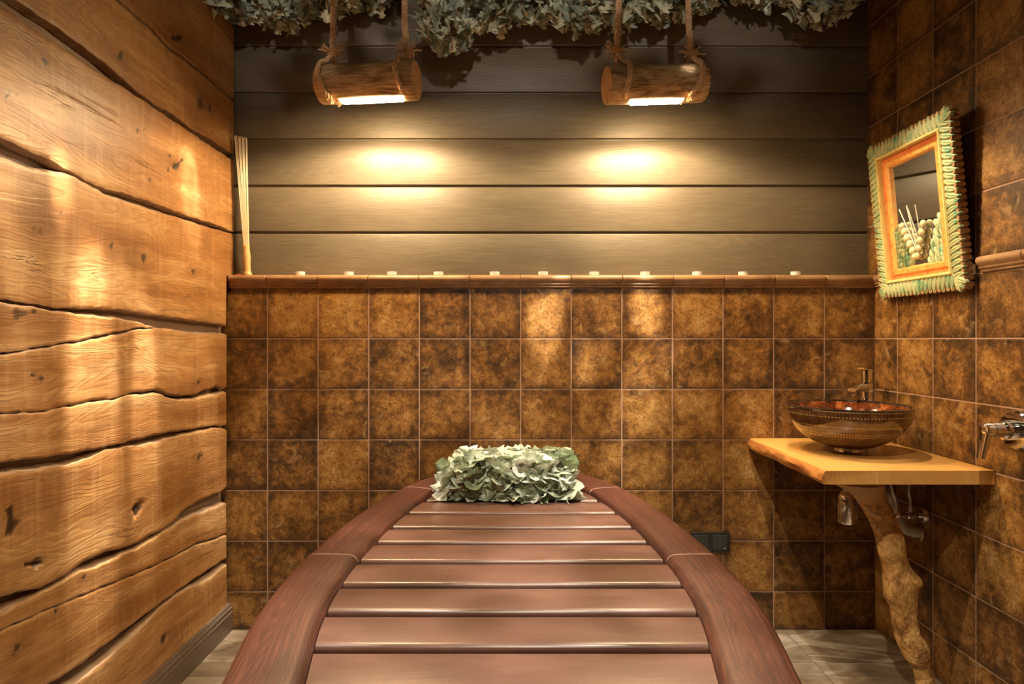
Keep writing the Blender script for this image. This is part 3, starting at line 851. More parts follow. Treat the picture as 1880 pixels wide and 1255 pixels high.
# ------------------------------------------------------------ log lamps on ropes
def rope(mb, pts, R=.0105, pitch=.040, seg=7):
    """three strand twisted rope along a path"""
    pts = [Vector(p) for p in pts]
    # resample with catmull
    dense = []
    for i in range(len(pts)-1):
        p0 = pts[max(i-1, 0)]; p1 = pts[i]; p2 = pts[i+1]; p3 = pts[min(i+2, len(pts)-1)]
        n = max(2, int((p2-p1).length/.004))
        for k in range(n):
            t = k/n
            dense.append(.5*((2*p1)+(-p0+p2)*t+(2*p0-5*p1+4*p2-p3)*t*t+(-p0+3*p1-3*p2+p3)*t**3))
    dense.append(pts[-1])
    L = 0; up = None; strands = [[], [], []]
    for i, p in enumerate(dense):
        if i: L += (p-dense[i-1]).length
        t = (dense[min(i+1, len(dense)-1)]-dense[max(i-1, 0)]).normalized()
        up = t.orthogonal().normalized() if up is None else (up-t*up.dot(t)).normalized()
        w = t.cross(up)
        for s in range(3):
            a = 2*PI*(L/pitch+s/3)
            strands[s].append(p+(up*math.cos(a)+w*math.sin(a))*R*.58)
    for s in strands: mb.tube(s, R*.50, seg)
def fray(mb, c, dirs, n, L, rg, r=.0011, down=0):
    for i in range(n):
        b = dirs[rg.randrange(len(dirs))]
        dv = (Vector(b)+rv(rg)*.5).normalized(); l = L*rg.uniform(.6, 1.0)
        p1 = Vector(c)+dv*l*.5+rv(rg)*.002; p2 = Vector(c)+dv*l+Vector((0, 0, down*l))
        mb.tube([c, p1, p2], [r, r, r*1.25], 5)
def log_lamp(label, pl, pr, dl, dr_, rad, strip, ropes, logseed):
    """pl, pr: photo centres of the two log ends; strip: photo x range of the light; ropes: list of px paths"""
    A = atd(pl[0], pl[1], dl); Bv = atd(pr[0], pr[1], dr_); ctr = (A+Bv)/2
    t = thing('log_lamp', label, 'hanging lamp', ctr, 'log lamps hanging on ropes')
    ax = (Bv-A).normalized(); Ln = (Bv-A).length
    w = ax.cross(Vector((0, 0, 1))).normalized(); up = w.cross(ax).normalized()   # w points to -y or +y
    if w.y < 0: w = -w
    NS = 44; xs = []
    s0 = (atd(strip[0], 183, 2.26)-A).dot(ax); s1 = (atd(strip[1], 183, 2.26)-A).dot(ax)
    ks = sorted(set([0, .004, .012]+[Ln*i/16 for i in range(1, 16)]+[s0-.012, s0-.011, s1+.011, s1+.012, Ln-.012, Ln-.004, Ln]))
    rings = []
    for x in ks:
        notch = s0-.0115 < x < s1+.0115
        rr = rad*(1+.03*noise.noise(Vector((x*7, logseed, 0))))
        if x in (0, Ln): rr *= .95
        if x in (.004, Ln-.004): rr *= .985
        ring = []
        for k in range(NS):
            a = 2*PI*k/NS
            q = rr*(1+.035*noise.noise(Vector((math.cos(a)*1.6, math.sin(a)*1.6, logseed+x*1.5)))+.012*noise.noise(Vector((math.cos(a)*7, math.sin(a)*7, x*3+logseed))))
            cw, cu = math.sin(a)*q, -math.cos(a)*q      # a=0 straight down
            aa = min(a, 2*PI-a)
            if notch and aa < .34:
                cu = -rr*.885
            ring.append(A+ax*x+w*cw+up*cu)
        rings.append(ring)
    mb = MB(); mb.loft(rings, 0, True, False, False)
    body = recalc(mb.build('log_body', M['log'], t, sharp=45))
    for e, rg_, sgn in ((0, rings[0], -1), (1, rings[-1], 1)):
        mb = MB(); n = len(rg_); c = sum(rg_, Vector())/n
        rr_ = [rg_]+[[c+(p-c)*s+ax*sgn*.0004 for p in rg_] for s in (.9, .6, .3)]
        v = [p for r in rr_ for p in r]+[c+ax*sgn*.0004]; f = []
        for i in range(3):
            for j in range(n): f.append((i*n+j, i*n+(j+1) % n, (i+1)*n+(j+1) % n, (i+1)*n+j))
        for j in range(n): f.append((3*n+j, 3*n+(j+1) % n, 4*n))
        mb.add(v, f); o = recalc(mb.build('log_end', M['logend'], t)); o['label'] = 'smooth sawn end of the log'
    mb = MB(); c0 = A+ax*s0-up*rad*.90; c1 = A+ax*s1-up*rad*.90
    sec = [(-.011, 0), (-.011, -.006), (-.006, -.0105), (.006, -.0105), (.011, -.006), (.011, 0)]
    mb.loft([[c+w*a+up*b for a, b in sec] for c in (c0, c1)])
    recalc(mb.build('light_strip', M['led'], t))['label'] = 'glowing light strip under the log'
    for f_ in (s0+.02, s1-.02):      # the two small bulbs under the log
        l = bpy.data.lights.new('lamp_bulb', 'SPOT'); l.energy = 12.5; l.spot_size = math.radians(166); l.spot_blend = .3; l.shadow_soft_size = .009; l.color = (1, .74, .42)
        lo = bpy.data.objects.new('lamp_bulb', l); col.objects.link(lo); lo.location = A+ax*f_-up*(rad*.90+.014)-ctr; lo.parent = t
    rgx = random.Random(logseed)
    for (main, tie, loop, burst) in ropes:
        mb = MB(); pt = atd(tie[0], tie[1]+4, 2.26)
        tops = [Vector((atd(x_, y_, 2.26).x, 2.26, atd(x_, y_, 2.26).z)) for x_, y_ in main]
        top = Vector((tops[0].x, 2.26, ZC-.001))
        path = [top]+tops+[pt]
        rope(mb, path, .0115)
        ro = mb.build('rope', M['rope'], t)
        # loop over the front of the log
        mb = MB()
        def surf(x_, y_, side):   # point on the log's skin seen at that place
            p = atd(x_, y_, 2.26)
            s = (p-A).dot(ax); c = A+ax*s; hz = (p-c).dot(up); hz = max(-rad*1.0, min(rad*1.0, hz))
            off = math.sqrt(max(0, (rad+.011)**2-hz*hz))
            return c+up*hz+w*off*side
        fr = [pt+Vector((0, -.004, 0))]+[surf(x_, y_, -1) for x_, y_ in loop]
        rope(mb, fr, .0092, .04)
        bk = [pt+Vector((0, .004, 0))]+[surf(x_, y_, 1) for x_, y_ in loop[:-1]]
        rope(mb, bk, .0092, .04)
        mb.build('rope_loop', M['rope'], t)
        # frayed tail below
        mb = MB(); e = fr[-1]; fray(mb, e+Vector((0, 0, .004)), [(.3, 0, -1), (0, .3, -1), (-.2, -.3, -1)], 34, .026, rgx, .0008)
        mb.build('frayed_tail', M['rope'], ro)
        # bast tie
        mb = MB(); tz = atd(tie[0], tie[1], 2.26)
        for q in range(4):
            tl = .25*math.sin(q*2.1)
            mb.tube([tz+Vector((math.cos(a)*.0185, math.sin(a)*.0165, -.007+q*.0048+tl*.012*math.cos(a))) for a in [2*PI*k/16 for k in range(17)]], .0036, 6)
        mb.build('tie', M['bast'], ro)['label'] = 'orange bast wrapped round the rope'
        mb = MB()
        for bdir, n in burst: fray(mb, tz+Vector((0, -.004, .004)), [bdir], n, .052, rgx, .0016)
        mb.build('frayed_strands', M['rope'], ro)
    return t
log_lamp('left log lamp, hanging on two ropes with its right end turned to view', (589, 156), (765, 147), 2.285, 2.235, .0685, (630, 742),
    [([(612, 0), (612, 50), (611, 80)], (611, 98), [(603, 108), (597, 122), (596, 140), (600, 160), (606, 178), (613, 185)], [((-1, -.3, .55), 9), ((1, -.3, .5), 9), ((1, -.3, 0), 10), ((.7, -.3, -.6), 5)]),
     ([(743, 0), (744, 50), (747, 80)], (750, 97), [(746, 108), (743, 122), (741, 140), (744, 160), (749, 174), (752, 181)], [((-.9, -.3, .7), 14), ((-1, -.3, 0), 9), ((1, -.3, .45), 7), ((.6, -.3, -1), 3)])], 3)
log_lamp('right log lamp, with a small bright light patch near its right rope', (1113, 157), (1290, 152), 2.235, 2.285, .067, (1155, 1248),
    [([(1136, 0), (1135, 50), (1134, 80)], (1133, 95), [(1138, 106), (1143, 120), (1143, 140), (1141, 160), (1137, 178), (1133, 187)], [((-.4, -.3, 1), 8), ((-1, -.3, .2), 13), ((-.8, -.3, -.5), 7), ((1, -.3, -.1), 8)]),
     ([(1264, 0), (1265, 50), (1268, 80)], (1270, 100), [(1272, 110), (1277, 122), (1279, 138), (1275, 156), (1266, 174), (1261, 182)], [((-.7, -.3, 1), 9), ((-1, -.3, .25), 8), ((-.9, -.3, -.5), 9), ((1, -.3, .2), 3)])], 8)

# ------------------------------------------------------------ bamboo whisk on the ledge
LZ = 1.3982
bw = thing('bamboo_stick_whisk', 'bundle of thin bamboo sticks in a turned handle standing on the ledge, left corner', 'bamboo whisk', (-1.052, 2.515, LZ))
mb = MB(); b0 = Vector((-1.050, 2.515, LZ)); axis = Vector((-.006, 0, .118))
mb2 = [(.0, .0), (.0155, 0), (.0170, .003), (.0165, .008), (.0135, .014), (.0122, .020)]
for q in range(4): mb2 += [(.0128, .022+q*.006), (.0120, .025+q*.006)]
mb2 += [(.0125, .05), (.0138, .062), (.0145, .075), (.0135, .090), (.0122, .102), (.0125, .110), (.0132, .114), (.0125, .118), (0, .118)]
rings = [[b0+axis*(h/.118)+Vector((r*math.cos(2*PI*k/28), r*math.sin(2*PI*k/28), 0)) for k in range(28)] for r, h in [(max(r, 1e-4), h) for r, h in mb2]]
mb.loft(rings); recalc(mb.build('handle', M['handle'], bw))['label'] = 'honey coloured turned wooden handle with rings'
tops = [430.5, 434, 437.5, 441, 444.5, 448, 451.5]
for i, tx in enumerate(tops):
    for j in range(1 if i % 2 else 2):
        mb = MB(); tp = atd(tx+j*1.5, 248+i*.7+j*2, 2.505+j*.02)
        tp.x = max(tp.x, XL+.006)
        bt = b0+axis*.92+Vector((-.008+.016*i/6, -.003+j*.008, 0))
        mb.tube([bt, bt.lerp(tp, .5)+Vector((.001*math.sin(i), 0, 0)), tp], [.0017, .0018, .0019], 6); mb.build('stick', M['bamboo'], bw)
mb = MB()
mb.tube([b0+Vector((-.017, -.002, .004)), b0+Vector((-.030, -.01, .003)), b0+Vector((-.045, -.008, .003)), b0+Vector((-.05, .004, .003)), b0+Vector((-.035, .01, .003)), b0+Vector((-.016, .004, .004))], .0022, 6)
mb.build('hanging_loop', M['red'], bw)['label'] = 'orange red cord loop'

# tealights
def tealight():
    t = thing('tealight', '', 'tealight', (0, 0, 0), 'tealights in a row on the ledge')
    mb = MB(); mb.lathe([(0, 0), (.0180, 0), (.0190, .001), (.0193, .0135), (.0198, .0140), (.0198, .0146), (.0188, .0146), (.0186, .0118), (0, .0118)], seg=30)
    recalc(mb.build('tin_cup', M['alu'], t))
    mb = MB(); mb.lathe([(0, .0119), (.0184, .0119), (.0180, .0127), (.008, .0123), (0, .0121)], seg=24); recalc(mb.build('wax', M['wax'], t))
    mb = MB(); mb.tube([(0, 0, .0122), (.0004, 0, .0155), (.0012, 0, .0185)], .0006, 6); mb.build('wick', M['wick'], t)
    return t
proto = tealight(); pxs = [551, 640, 720, 805, 908, 997, 1091, 1184, 1280, 1365, 1460]
tl = ['tealight nearest the bamboo whisk on the ledge', 'second tealight from the left end of the ledge', 'tealight on the ledge straight below the right rope of the left log lamp',
      'tealight on the ledge right of the left log lamp, fourth from the left end', 'tealight on the ledge above the left part of the leafy whisk', 'middle tealight of the ledge row, above the right part of the leafy whisk',
      'tealight on the ledge just left of the right log lamp', 'tealight on the ledge below the left half of the right log lamp', 'tealight on the ledge below the right end of the right log lamp',
      'second tealight from the mirror on the ledge', 'tealight at the right end of the ledge, nearest the mirror']
for i, px in enumerate(pxs):
    if i == 0: t = proto
    else:
        t = proto.copy(); col.objects.link(t)
        for ch in proto.children:
            c = ch.copy(); col.objects.link(c); c.parent = t
    t.location = ((px-CX)*2.515/F, 2.515+.004*math.sin(i*2.3), LZ); t.rotation_euler = (0, 0, i*1.1); t['label'] = tl[i]

# ------------------------------------------------------------ wash corner
SH = .755
def shelf():
    y_f, y_b = 1.880, 2.4965
    n = 26; rings = []; ed = []
    for i in range(n+1):
        y = y_f+(y_b-y_f)*i/n
        xl = .930+.012*math.sin(i*.5)*.25+.003*noise.noise(Vector((y*20, 0, 0)))+.008*(i/n)
        bot = xl-.004+.014*noise.noise(Vector((y*6, 3, 0)))
        r = [(xl+.012, SH-.041), (bot, SH-.040), (bot-.004, SH-.030), (xl-.008+.005*noise.noise(Vector((y*25, 8, 0))), SH-.018), (xl-.003+.002*noise.noise(Vector((y*40, 2, 0))), SH-.006), (xl+.0005, SH-.0008), (xl+.0025, SH), (1.1, SH), (1.25, SH), (XR-.0015, SH), (XR-.0015, SH-.041)]
        rings.append([(x, y, z) for x, z in r]); ed += [0, .7, 1, 1, 1, .5, 0, 0, 0, 0, 0]
    mb = MB(); mb.loft(rings, 0, True, True, True, edge=ed)
    o = recalc(mb.build('wash_shelf', M['slab'], sharp=30))
    return tag(o, 'honey coloured live edge wooden slab carrying the glass basin in the right corner', 'shelf')
shelf()
BX, BY = 1.166, 2.200
bs = thing('vessel_basin', 'round bronze glass bowl basin with dotted rings, standing on the wooden slab', 'wash basin', (BX, BY, SH))
R0 = .2; outp = []; inp = []
for i in range(25):
    a = i/24; r = .040+(R0-.040)*math.sin(a*PI/2)**.95; z = .014+.140*(1-math.cos(a*PI/2))**.80 if a else .014
    outp.append((r, SH+z))
mb = MB(); mb.lathe([(0, SH+.014)]+outp, (BX, BY, 0), seg=96)
mb.m = mb.m
def lathe_open(prof, c, seg, mat, name, par):
    m_ = MB(); rings = [[(c[0]+max(r, 1e-4)*math.cos(2*PI*k/seg), c[1]+max(r, 1e-4)*math.sin(2*PI*k/seg), z) for k in range(seg)] for r, z in prof]
    m_.loft(rings, 0, True, False, False); return recalc(m_.build(name, mat, par, sharp=60))
zr = outp[-1][1]
lathe_open([(0, SH+.014)]+outp+[(R0+.0015, zr+.003)], (BX, BY), 96, M['basin_out'], 'outer_bowl', bs)
inn = [(max(0, r-.011), z+.010) for r, z in outp]
lathe_open(list(reversed([(0, SH+.025)]+inn[1:-1])), (BX, BY), 96, M['basin_in'], 'inner_bowl', bs)['label'] = 'glossy copper red inner glaze'
mb = MB(); r1 = inn[-2][0]; z1 = inn[-2][1]
mb.lathe([(R0+.001, zr), (R0+.0035, zr+.003), (R0+.003, zr+.0075), (R0-.002, zr+.0105), (R0-.008, zr+.009), (r1, z1)], (BX, BY, 0), seg=96)
mb.f = [f for f in mb.f if len(f) == 4]; mb.m = [0]*len(mb.f)
o = mb.build('rim', M['rimglass'], bs); recalc(o); o['label'] = 'dark rounded glass rim'
mb = MB(); mb.lathe([(0, SH+.0005), (.042, SH+.0005), (.043, SH+.003), (.040, SH+.014), (0, SH+.014)], (BX, BY, 0), seg=40); recalc(mb.build('base_ring', M['chrome_dull'], bs))
mb = MB(); mb.lathe([(0, SH+.026), (.024, SH+.026), (.024, SH+.030), (.018, SH+.033), (0, SH+.034)], (BX, BY, 0), seg=30); recalc(mb.build('drain_plug', M['chrome'], bs))

fx, fy = 1.352, 2.415
fc = thing('basin_faucet', 'small chrome mixer tap behind the glass basin', 'faucet', (fx, fy, SH))
mb = MB(); mb.lathe([(0, SH), (.030, SH), (.030, SH+.005), (.025, SH+.009), (.0235, SH+.02), (.0235, SH+.2), (.022, SH+.224), (0, SH+.226)], (fx, fy, 0), seg=36); recalc(mb.build('body', M['chrome'], fc))
mb = MB()
def rsec(c, hw, hh, dirx):  # rounded section perpendicular to dir (xy unit)
    s = Vector((-dirx[1], dirx[0], 0)); u = Vector((0, 0, 1)); pts = []
    for k in range(16):
        a = 2*PI*k/16; ca, sa = math.cos(a), math.sin(a)
        pts.append(c+s*hw*math.copysign(abs(ca)**.6, ca)+u*hh*math.copysign(abs(sa)**.6, sa))
    return pts
dv = (-.80, -.60)
sp = []
for t_ in [0, .2, .4, .6, .8, 1.0]:
    L_ = .012+.105*t_; sp.append(rsec(Vector((fx+dv[0]*L_, fy+dv[1]*L_, SH+.206-.004*t_+.004*math.sin(t_*3))), .018-.003*t_, .017-.0105*t_, dv))
mb.loft(sp); recalc(mb.build('spout', M['chrome'], fc))
tipv = Vector((fx+dv[0]*.104, fy+dv[1]*.104, 0))
mb = MB(); mb.lathe([(0, SH+.180), (.0095, SH+.180), (.0105, SH+.184), (.0105, SH+.199), (0, SH+.199)], (tipv.x, tipv.y, 0), seg=20); recalc(mb.build('aerator', M['chrome_dull'], fc))
mb = MB(); mb.lathe([(0, SH+.2265), (.0195, SH+.2265), (.0185, SH+.240), (.020, SH+.258), (.018, SH+.270), (0, SH+.272)], (fx, fy, 0), seg=30)
hp = []
for t_ in [0, .3, .6, 1.0]:
    L_ = -.018+.062*t_; hp.append(rsec(Vector((fx+dv[0]*L_, fy+dv[1]*L_, SH+.270+.010*t_)), .016-.004*t_, .006-.003*t_, dv))
mb.loft(hp); recalc(mb.build('handle', M['chrome'], fc))

# trunk support
tr_px = [(1572, 884, 44, 2.10), (1590, 905, 31, 2.10), (1609, 932, 26, 2.09), (1628, 970, 24, 2.08), (1638, 1017, 22, 2.07), (1648, 1048, 25, 2.065), (1652, 1072, 27, 2.06), (1655, 1095, 25, 2.055),
         (1659, 1120, 21, 2.05), (1663, 1150, 22, 2.05), (1672, 1180, 23, 2.05), (1682, 1206, 22, 2.05), (1690, 1222, 17, 2.05), (1696, 1240, 16, 2.05), (1700, 1258, 17, 2.05), (1702, 1271, 20, 2.05)]
mb = MB(); rings = []; NSg = 40
pts = [(atd(x, y, d), w*d/F) for x, y, w, d in tr_px]
dense = []
for i in range(len(pts)-1):
    for k in range(8):
        t_ = k/8; a = pts[max(i-1, 0)]; b = pts[i]; c = pts[i+1]; e = pts[min(i+2, len(pts)-1)]
        cr = lambda p0, p1, p2, p3: .5*((2*p1)+(p2-p0)*t_+(2*p0-5*p1+4*p2-p3)*t_*t_+(3*p1-p0-3*p2+p3)*t_**3)
        dense.append((cr(a[0], b[0], c[0], e[0]), cr(a[1], b[1], c[1], e[1])))
dense.append(pts[-1])
burls = [(atd(1625, 1093, 2.04), .030, .016), (atd(1680, 1066, 2.03), .024, .022), (atd(1668, 1010, 2.03), .03, .004), (atd(1640, 1150, 2.02), .03, .006), (atd(1700, 1190, 2.03), .035, .008)]
for p, r in dense:
    ring = []
    z = max(.001, min(SH-.0415, p.z))
    for k in range(NSg):
        a = 2*PI*k/NSg; n_ = Vector((math.cos(a), math.sin(a), 0))
        q = Vector((p.x, p.y, z))+n_*r
        rr = r*(1+.08*noise.noise(q*11)+.05*noise.noise(q*32))
        if z < SH-.08: rr += .0012*noise.noise(q*120)+.0014*noise.noise(q*70)
        q = Vector((p.x, p.y, z))+n_*rr
        for bc, br, bh in burls:
            e = (q-bc).length/br
            if e < 2.5: rr += bh*math.exp(-e*e)
        # split hollow
        hc = atd(1662, 1175, 2.0); e2 = ((q.x-hc.x-(hc.z-q.z)*.35)/.0045)**2+((q.z-hc.z)/.045)**2
        if e2 < 4 and n_.y < 0: rr -= .016*math.exp(-e2)
        q = Vector((p.x, p.y, z))+n_*rr
        if q.x > XR-.002: q.x = XR-.002
        ring.append(q)
    rings.append(ring)
mb.loft(rings)
o = recalc(mb.build('tree_trunk_support', M['bark'], sharp=None)); tag(o, 'crooked bare tree trunk propping up the basin slab from the floor', 'trunk leg')

# plumbing
tp = thing('drain_trap', 'chrome bottle trap and bent grey waste pipe under the basin slab', 'drain pipe', (BX, BY, .50))
mb = MB(); mb.lathe([(0, .503), (.022, .503), (.030, .508), (.032, .514), (.032, .562), (.0335, .563), (.0335, .570), (.031, .572), (.031, .600), (.026, .612), (.018, .618), (.016, .62), (.016, SH-.0415), (0, SH-.0415)], (BX, BY, 0), seg=36)
recalc(mb.build('bottle', M['chrome'], tp))
mb = MB(); mb.tube([(BX+.028, BY, .595), (BX+.07, BY, .595), (BX+.09, BY+.005, .60)], .0135, 16); mb.build('outlet', M['chrome_dull'], tp)
mb = MB()
pp = [Vector((BX+.085, BY+.004, .598)), atd(1634, 905, 2.23), atd(1640, 925, 2.24), atd(1646, 950, 2.24), atd(1655, 966, 2.235), atd(1670, 975, 2.23), Vector((XR-.001, 2.225, CAMZ+(CY-976)*2.23/F))]
dn = []
for i in range(len(pp)-1):
    for k in range(8): dn.append(pp[i].lerp(pp[i+1], k/8))
dn.append(pp[-1])
for it in range(12):
    q = dn[:]
    for i in range(1, len(dn)-1): q[i] = (dn[i-1]+dn[i]*2+dn[i+1])/4
    dn = q
mb.tube(dn, [.0185+(.0016 if (i % 2 and 6 < i < 30) else 0) for i in range(len(dn))], 18); mb.build('waste_pipe', M['greypipe'], tp)['label'] = 'grey bent plastic pipe'
mb = MB(); e = dn[-1]; mb.lathe([(0, 0), (.019, 0), (.030, -.002), (.031, -.006), (.020, -.010), (0, -.010)], (XR-.0005, e.y, e.z), axis='X', seg=30); recalc(mb.build('wall_collar', M['chrome_dull'], tp))

va = atd(1690, 945, 2.2); va.x = XR
av = thing('angle_valve', 'chrome angle valve with two braided hoses on the right wall under the slab', 'valve', (XR, va.y, va.z))
mb = MB(); mb.lathe([(0, -.0005), (.030, -.0005), (.030, -.006), (.024, -.018), (.012, -.020), (0, -.020)], (XR, va.y, va.z), axis='X', seg=32); recalc(mb.build('escutcheon', M['chrome_dull'], av))
mb = MB(); mb.lathe([(0, -.018), (.0105, -.018), (.0105, -.04), (.014, -.042), (.014, -.060), (.0105, -.062), (.0105, -.082), (.0135, -.084), (.0150, -.098), (.0120, -.106), (0, -.106)], (XR, va.y, va.z), axis='X', seg=24)
for dx in (.050, .100): mb.tube([(XR-dx, va.y, va.z+.006), (XR-dx, va.y, va.z+.030)], .0085, 12)
recalc(mb.build('body', M['chrome'], av))
for k, (hx, path) in enumerate(((.050, [(.050, 0, .028), (.050, 0, .055), (.058, 0, .085), (.050, 0, .115), (.040, 0, SH-.042)]), (.100, [(.100, 0, .028), (.102, 0, .055), (.112, .0, .08), (.120, 0, .11), (.126, 0, SH-.042)]))):
    mb = MB(); pts_ = [Vector((XR-a, va.y+b, (va.z+c) if c < .5 else c)) for a, b, c in path]
    dn2 = []
    for i in range(len(pts_)-1):
        for q in range(7): dn2.append(pts_[i].lerp(pts_[i+1], q/7))
    dn2.append(pts_[-1])
    for it in range(6): dn2 = [dn2[0]]+[(dn2[i-1]+dn2[i]*2+dn2[i+1])/4 for i in range(1, len(dn2)-1)]+[dn2[-1]]
    mb.tube(dn2, .0052, 10); mb.build('braided_hose', M['hose'], av)

# shower valve on the right wall
sv = atd(1868, 789, 1.80); sy, sz = 1.800, CAMZ+(CY-789)*1.80/F
sh = thing('shower_valve', 'chrome single lever shower valve mounted on the right tiled wall', 'shower valve', (XR, sy, sz))
mb = MB(); mb.lathe([(0, -.0005), (.055, -.0005), (.056, -.004), (.052, -.009), (.030, -.012), (0, -.012)], (XR, sy, sz), axis='X', seg=48); recalc(mb.build('wall_plate', M['chrome'], sh))
mb = MB(); mb.lathe([(0, -.011), (.028, -.011), (.028, -.040), (.025, -.043), (.0225, -.045), (.0225, -.070), (0, -.071)], (XR, sy, sz), axis='X', seg=40); recalc(mb.build('cartridge_body', M['chrome'], sh))
mb = MB()
mb.lathe([(0, -.0705), (.0215, -.0705), (.0215, -.088), (.0190, -.095), (.0120, -.099), (0, -.100)], (XR, sy, sz), axis='X', seg=36)
secs = []
for t_ in [0, .12, .3, .5, .75, 1.0]:
    c = Vector((XR-.086-.010*t_*1.6, sy, sz+.004-.085*t_)); hw = .0195-.0075*t_; hh = .0115-.0035*t_
    r_ = []
    for k in range(20):
        a = 2*PI*k/20; ca, sa = math.cos(a), math.sin(a)
        r_.append(c+Vector((math.copysign(abs(sa)**.7, sa)*hh, math.copysign(abs(ca)**.7, ca)*hw, 0)))
    secs.append(r_)
mb.loft(secs); recalc(mb.build('lever', M['chrome'], sh))

# socket on the back wall
so = thing('wall_socket', 'black double socket frame low on the back wall beside the bed', 'socket', (.78, D, .346))
zc_ = CAMZ+(CY-994)*D/F
mb = MB(); mb.box(.705, .858, D-.010, D-.0005, zc_-.0405, zc_+.0405, b=.0035); mb.build('frame', M['black'], so)
for cx_ in (.745, .8185):
    mb = MB(); mb.box(cx_-.029, cx_+.029, D-.0125, D-.009, zc_-.029, zc_+.029, b=.0015); ins = mb.build('insert', M['darkgrey'], so)
    mb = MB(); mb.lathe([(.0016, -.0127), (.0024, -.0127), (.0024, -.0131), (.0016, -.0131)], (cx_+.018, D, zc_-.0225), axis='Y', seg=14)
    mb.build('printed_symbol', M['white'], ins)

# ------------------------------------------------------------ mirror
TA = math.atan(.05/.56); MW, MH = .445, .562
def ml(u, v, n):
    return Vector((1.400-v*math.sin(TA)-n*math.cos(TA), 2.402-u, 1.303+v*math.cos(TA)-n*math.sin(TA)))
mi = thing('carved_mirror', 'tilted mirror in a hand carved green and orange painted frame on the right wall', 'mirror', ml(MW/2, 0, 0))
def ringsec(mb, sec, attr=None):
    """frame ring: sec is list of (inset, n)"""
    cs = []
    for ins, n in sec:
        cs.append([ml(ins, ins, n), ml(MW-ins, ins, n), ml(MW-ins, MH-ins, n), ml(ins, MH-ins, n)])
    v = [p for c in cs for p in c]; f = []
    m = len(sec)
    for i in range(m):
        j = (i+1) % m
        for k in range(4):
            l = (k+1) % 4; f.append((i*4+k, i*4+l, j*4+l, j*4+k))
    mb.add(v, f)
mb = MB(); ringsec(mb, [(.006, -.030), (.006, -.004), (.012, -.001), (.048, -.001), (.048, -.030)]); recalc(mb.build('frame_board', M['carve_side'], mi, sharp=30))['label'] = 'brown side of the frame'
mb = MB(); ringsec(mb, [(.047, -.029), (.047, .002), (.050, .006), (.055, .006), (.058, .001), (.060, -.016), (.060, -.029)]); recalc(mb.build('inner_ridge', M['carve_yellow'], mi, sharp=30))['label'] = 'yellow painted ridge'
mb = MB(); ringsec(mb, [(.058, -.029), (.058, -.012), (.066, -.012), (.072, -.014), (.076, -.016), (.078, -.029)]); recalc(mb.build('red_moulding', M['carve_red'], mi, sharp=30))
mb = MB(); ringsec(mb, [(.074, -.029), (.074, -.013), (.078, -.009), (.092, -.009), (.098, -.013), (.100, -.020), (.100, -.029)]); recalc(mb.build('orange_moulding', M['carve_orange'], mi, sharp=30))
mb = MB(); mb.add([ml(.095, .095, -.021), ml(MW-.095, .095, -.021), ml(MW-.095, MH-.095, -.021), ml(.095, MH-.095, -.021), ml(.095, .095, -.025), ml(MW-.095, .095, -.025), ml(MW-.095, MH-.095, -.025), ml(.095, MH-.095, -.025)],
       [(0, 1, 2, 3), (7, 6, 5, 4), (0, 4, 5, 1), (1, 5, 6, 2), (2, 6, 7, 3), (3, 7, 4, 0)]); recalc(mb.build('mirror_glass', M['mirror'], mi, smooth=False))
mb = MB(); mb.add([ml(.05, .05, -.026), ml(MW-.05, .05, -.026), ml(MW-.05, MH-.05, -.026), ml(.05, MH-.05, -.026), ml(.05, .05, -.030), ml(MW-.05, .05, -.030), ml(MW-.05, MH-.05, -.030), ml(.05, MH-.05, -.030)],
       [(0, 1, 2, 3), (7, 6, 5, 4), (0, 4, 5, 1), (1, 5, 6, 2), (2, 6, 7, 3), (3, 7, 4, 0)]); recalc(mb.build('back_panel', M['carve_side'], mi, smooth=False))
def lobe(mb, u, v, ang, L, W, H, n0=0, bend=.25):
    """a carved leaflet: starts at (u,v), runs along ang"""
    du = Vector((math.cos(ang), math.sin(ang))); pe = Vector((-du.y, du.x)); NL, NW = 7, 6; vv = []
    for i in range(NL+1):
        t = i/NL; w = W*.5*math.sin(PI*(t*.88+.10))**.7; off = bend*L*t*t
        for k in range(NW+1):
            s = -1+2*k/NW
            q = Vector((u, v))+du*L*t+pe*(s*w+off)
            vv.append(ml(q.x, q.y, n0+H*(math.sqrt(max(0, 1-s*s))-.45*max(0, 1-abs(s)*3.2))*math.sin(PI*(t*.85+.12))**.6-.0005))
    f = [(i*(NW+1)+k, i*(NW+1)+k+1, (i+1)*(NW+1)+k+1, (i+1)*(NW+1)+k) for i in range(NL) for k in range(NW)]
    # skirt down so that leaflets are solid
    b = len(vv); outl = [i*(NW+1) for i in range(NL+1)]+[(NL)*(NW+1)+k for k in range(1, NW+1)]+[i*(NW+1)+NW for i in range(NL-1, -1, -1)]+[k for k in range(NW-1, 0, -1)]
    for o_ in outl: vv.append(Vector(vv[o_])+Vector((math.cos(TA), 0, math.sin(TA)))*.010)
    for i in range(len(outl)):
        j = (i+1) % len(outl); f.append((outl[i], outl[j], b+j, b+i))
    mb.add(vv, f)
mb = MB(); st = .0205
def border(u0, v0, u1, v1, nx, ny, flip):
    Ld = math.hypot(u1-u0, v1-v0); n = int(Ld/st); tx, ty = (u1-u0)/Ld, (v1-v0)/Ld
    for i in range(n):
        t = (i+.5)/n; mid = t < .5
        a = math.atan2(ny, nx)+(.5 if mid else -.5)*flip
        lobe(mb, u0+(u1-u0)*t-nx*.022, v0+(v1-v0)*t-ny*.022, a, .054+.003*math.sin(i*3), .0225, .0055, 0, (.22 if mid else -.22)*flip*-1)
border(.030, .028, MW-.030, .028, 0, -1, 1); border(.030, MH-.028, MW-.030, MH-.028, 0, 1, -1)
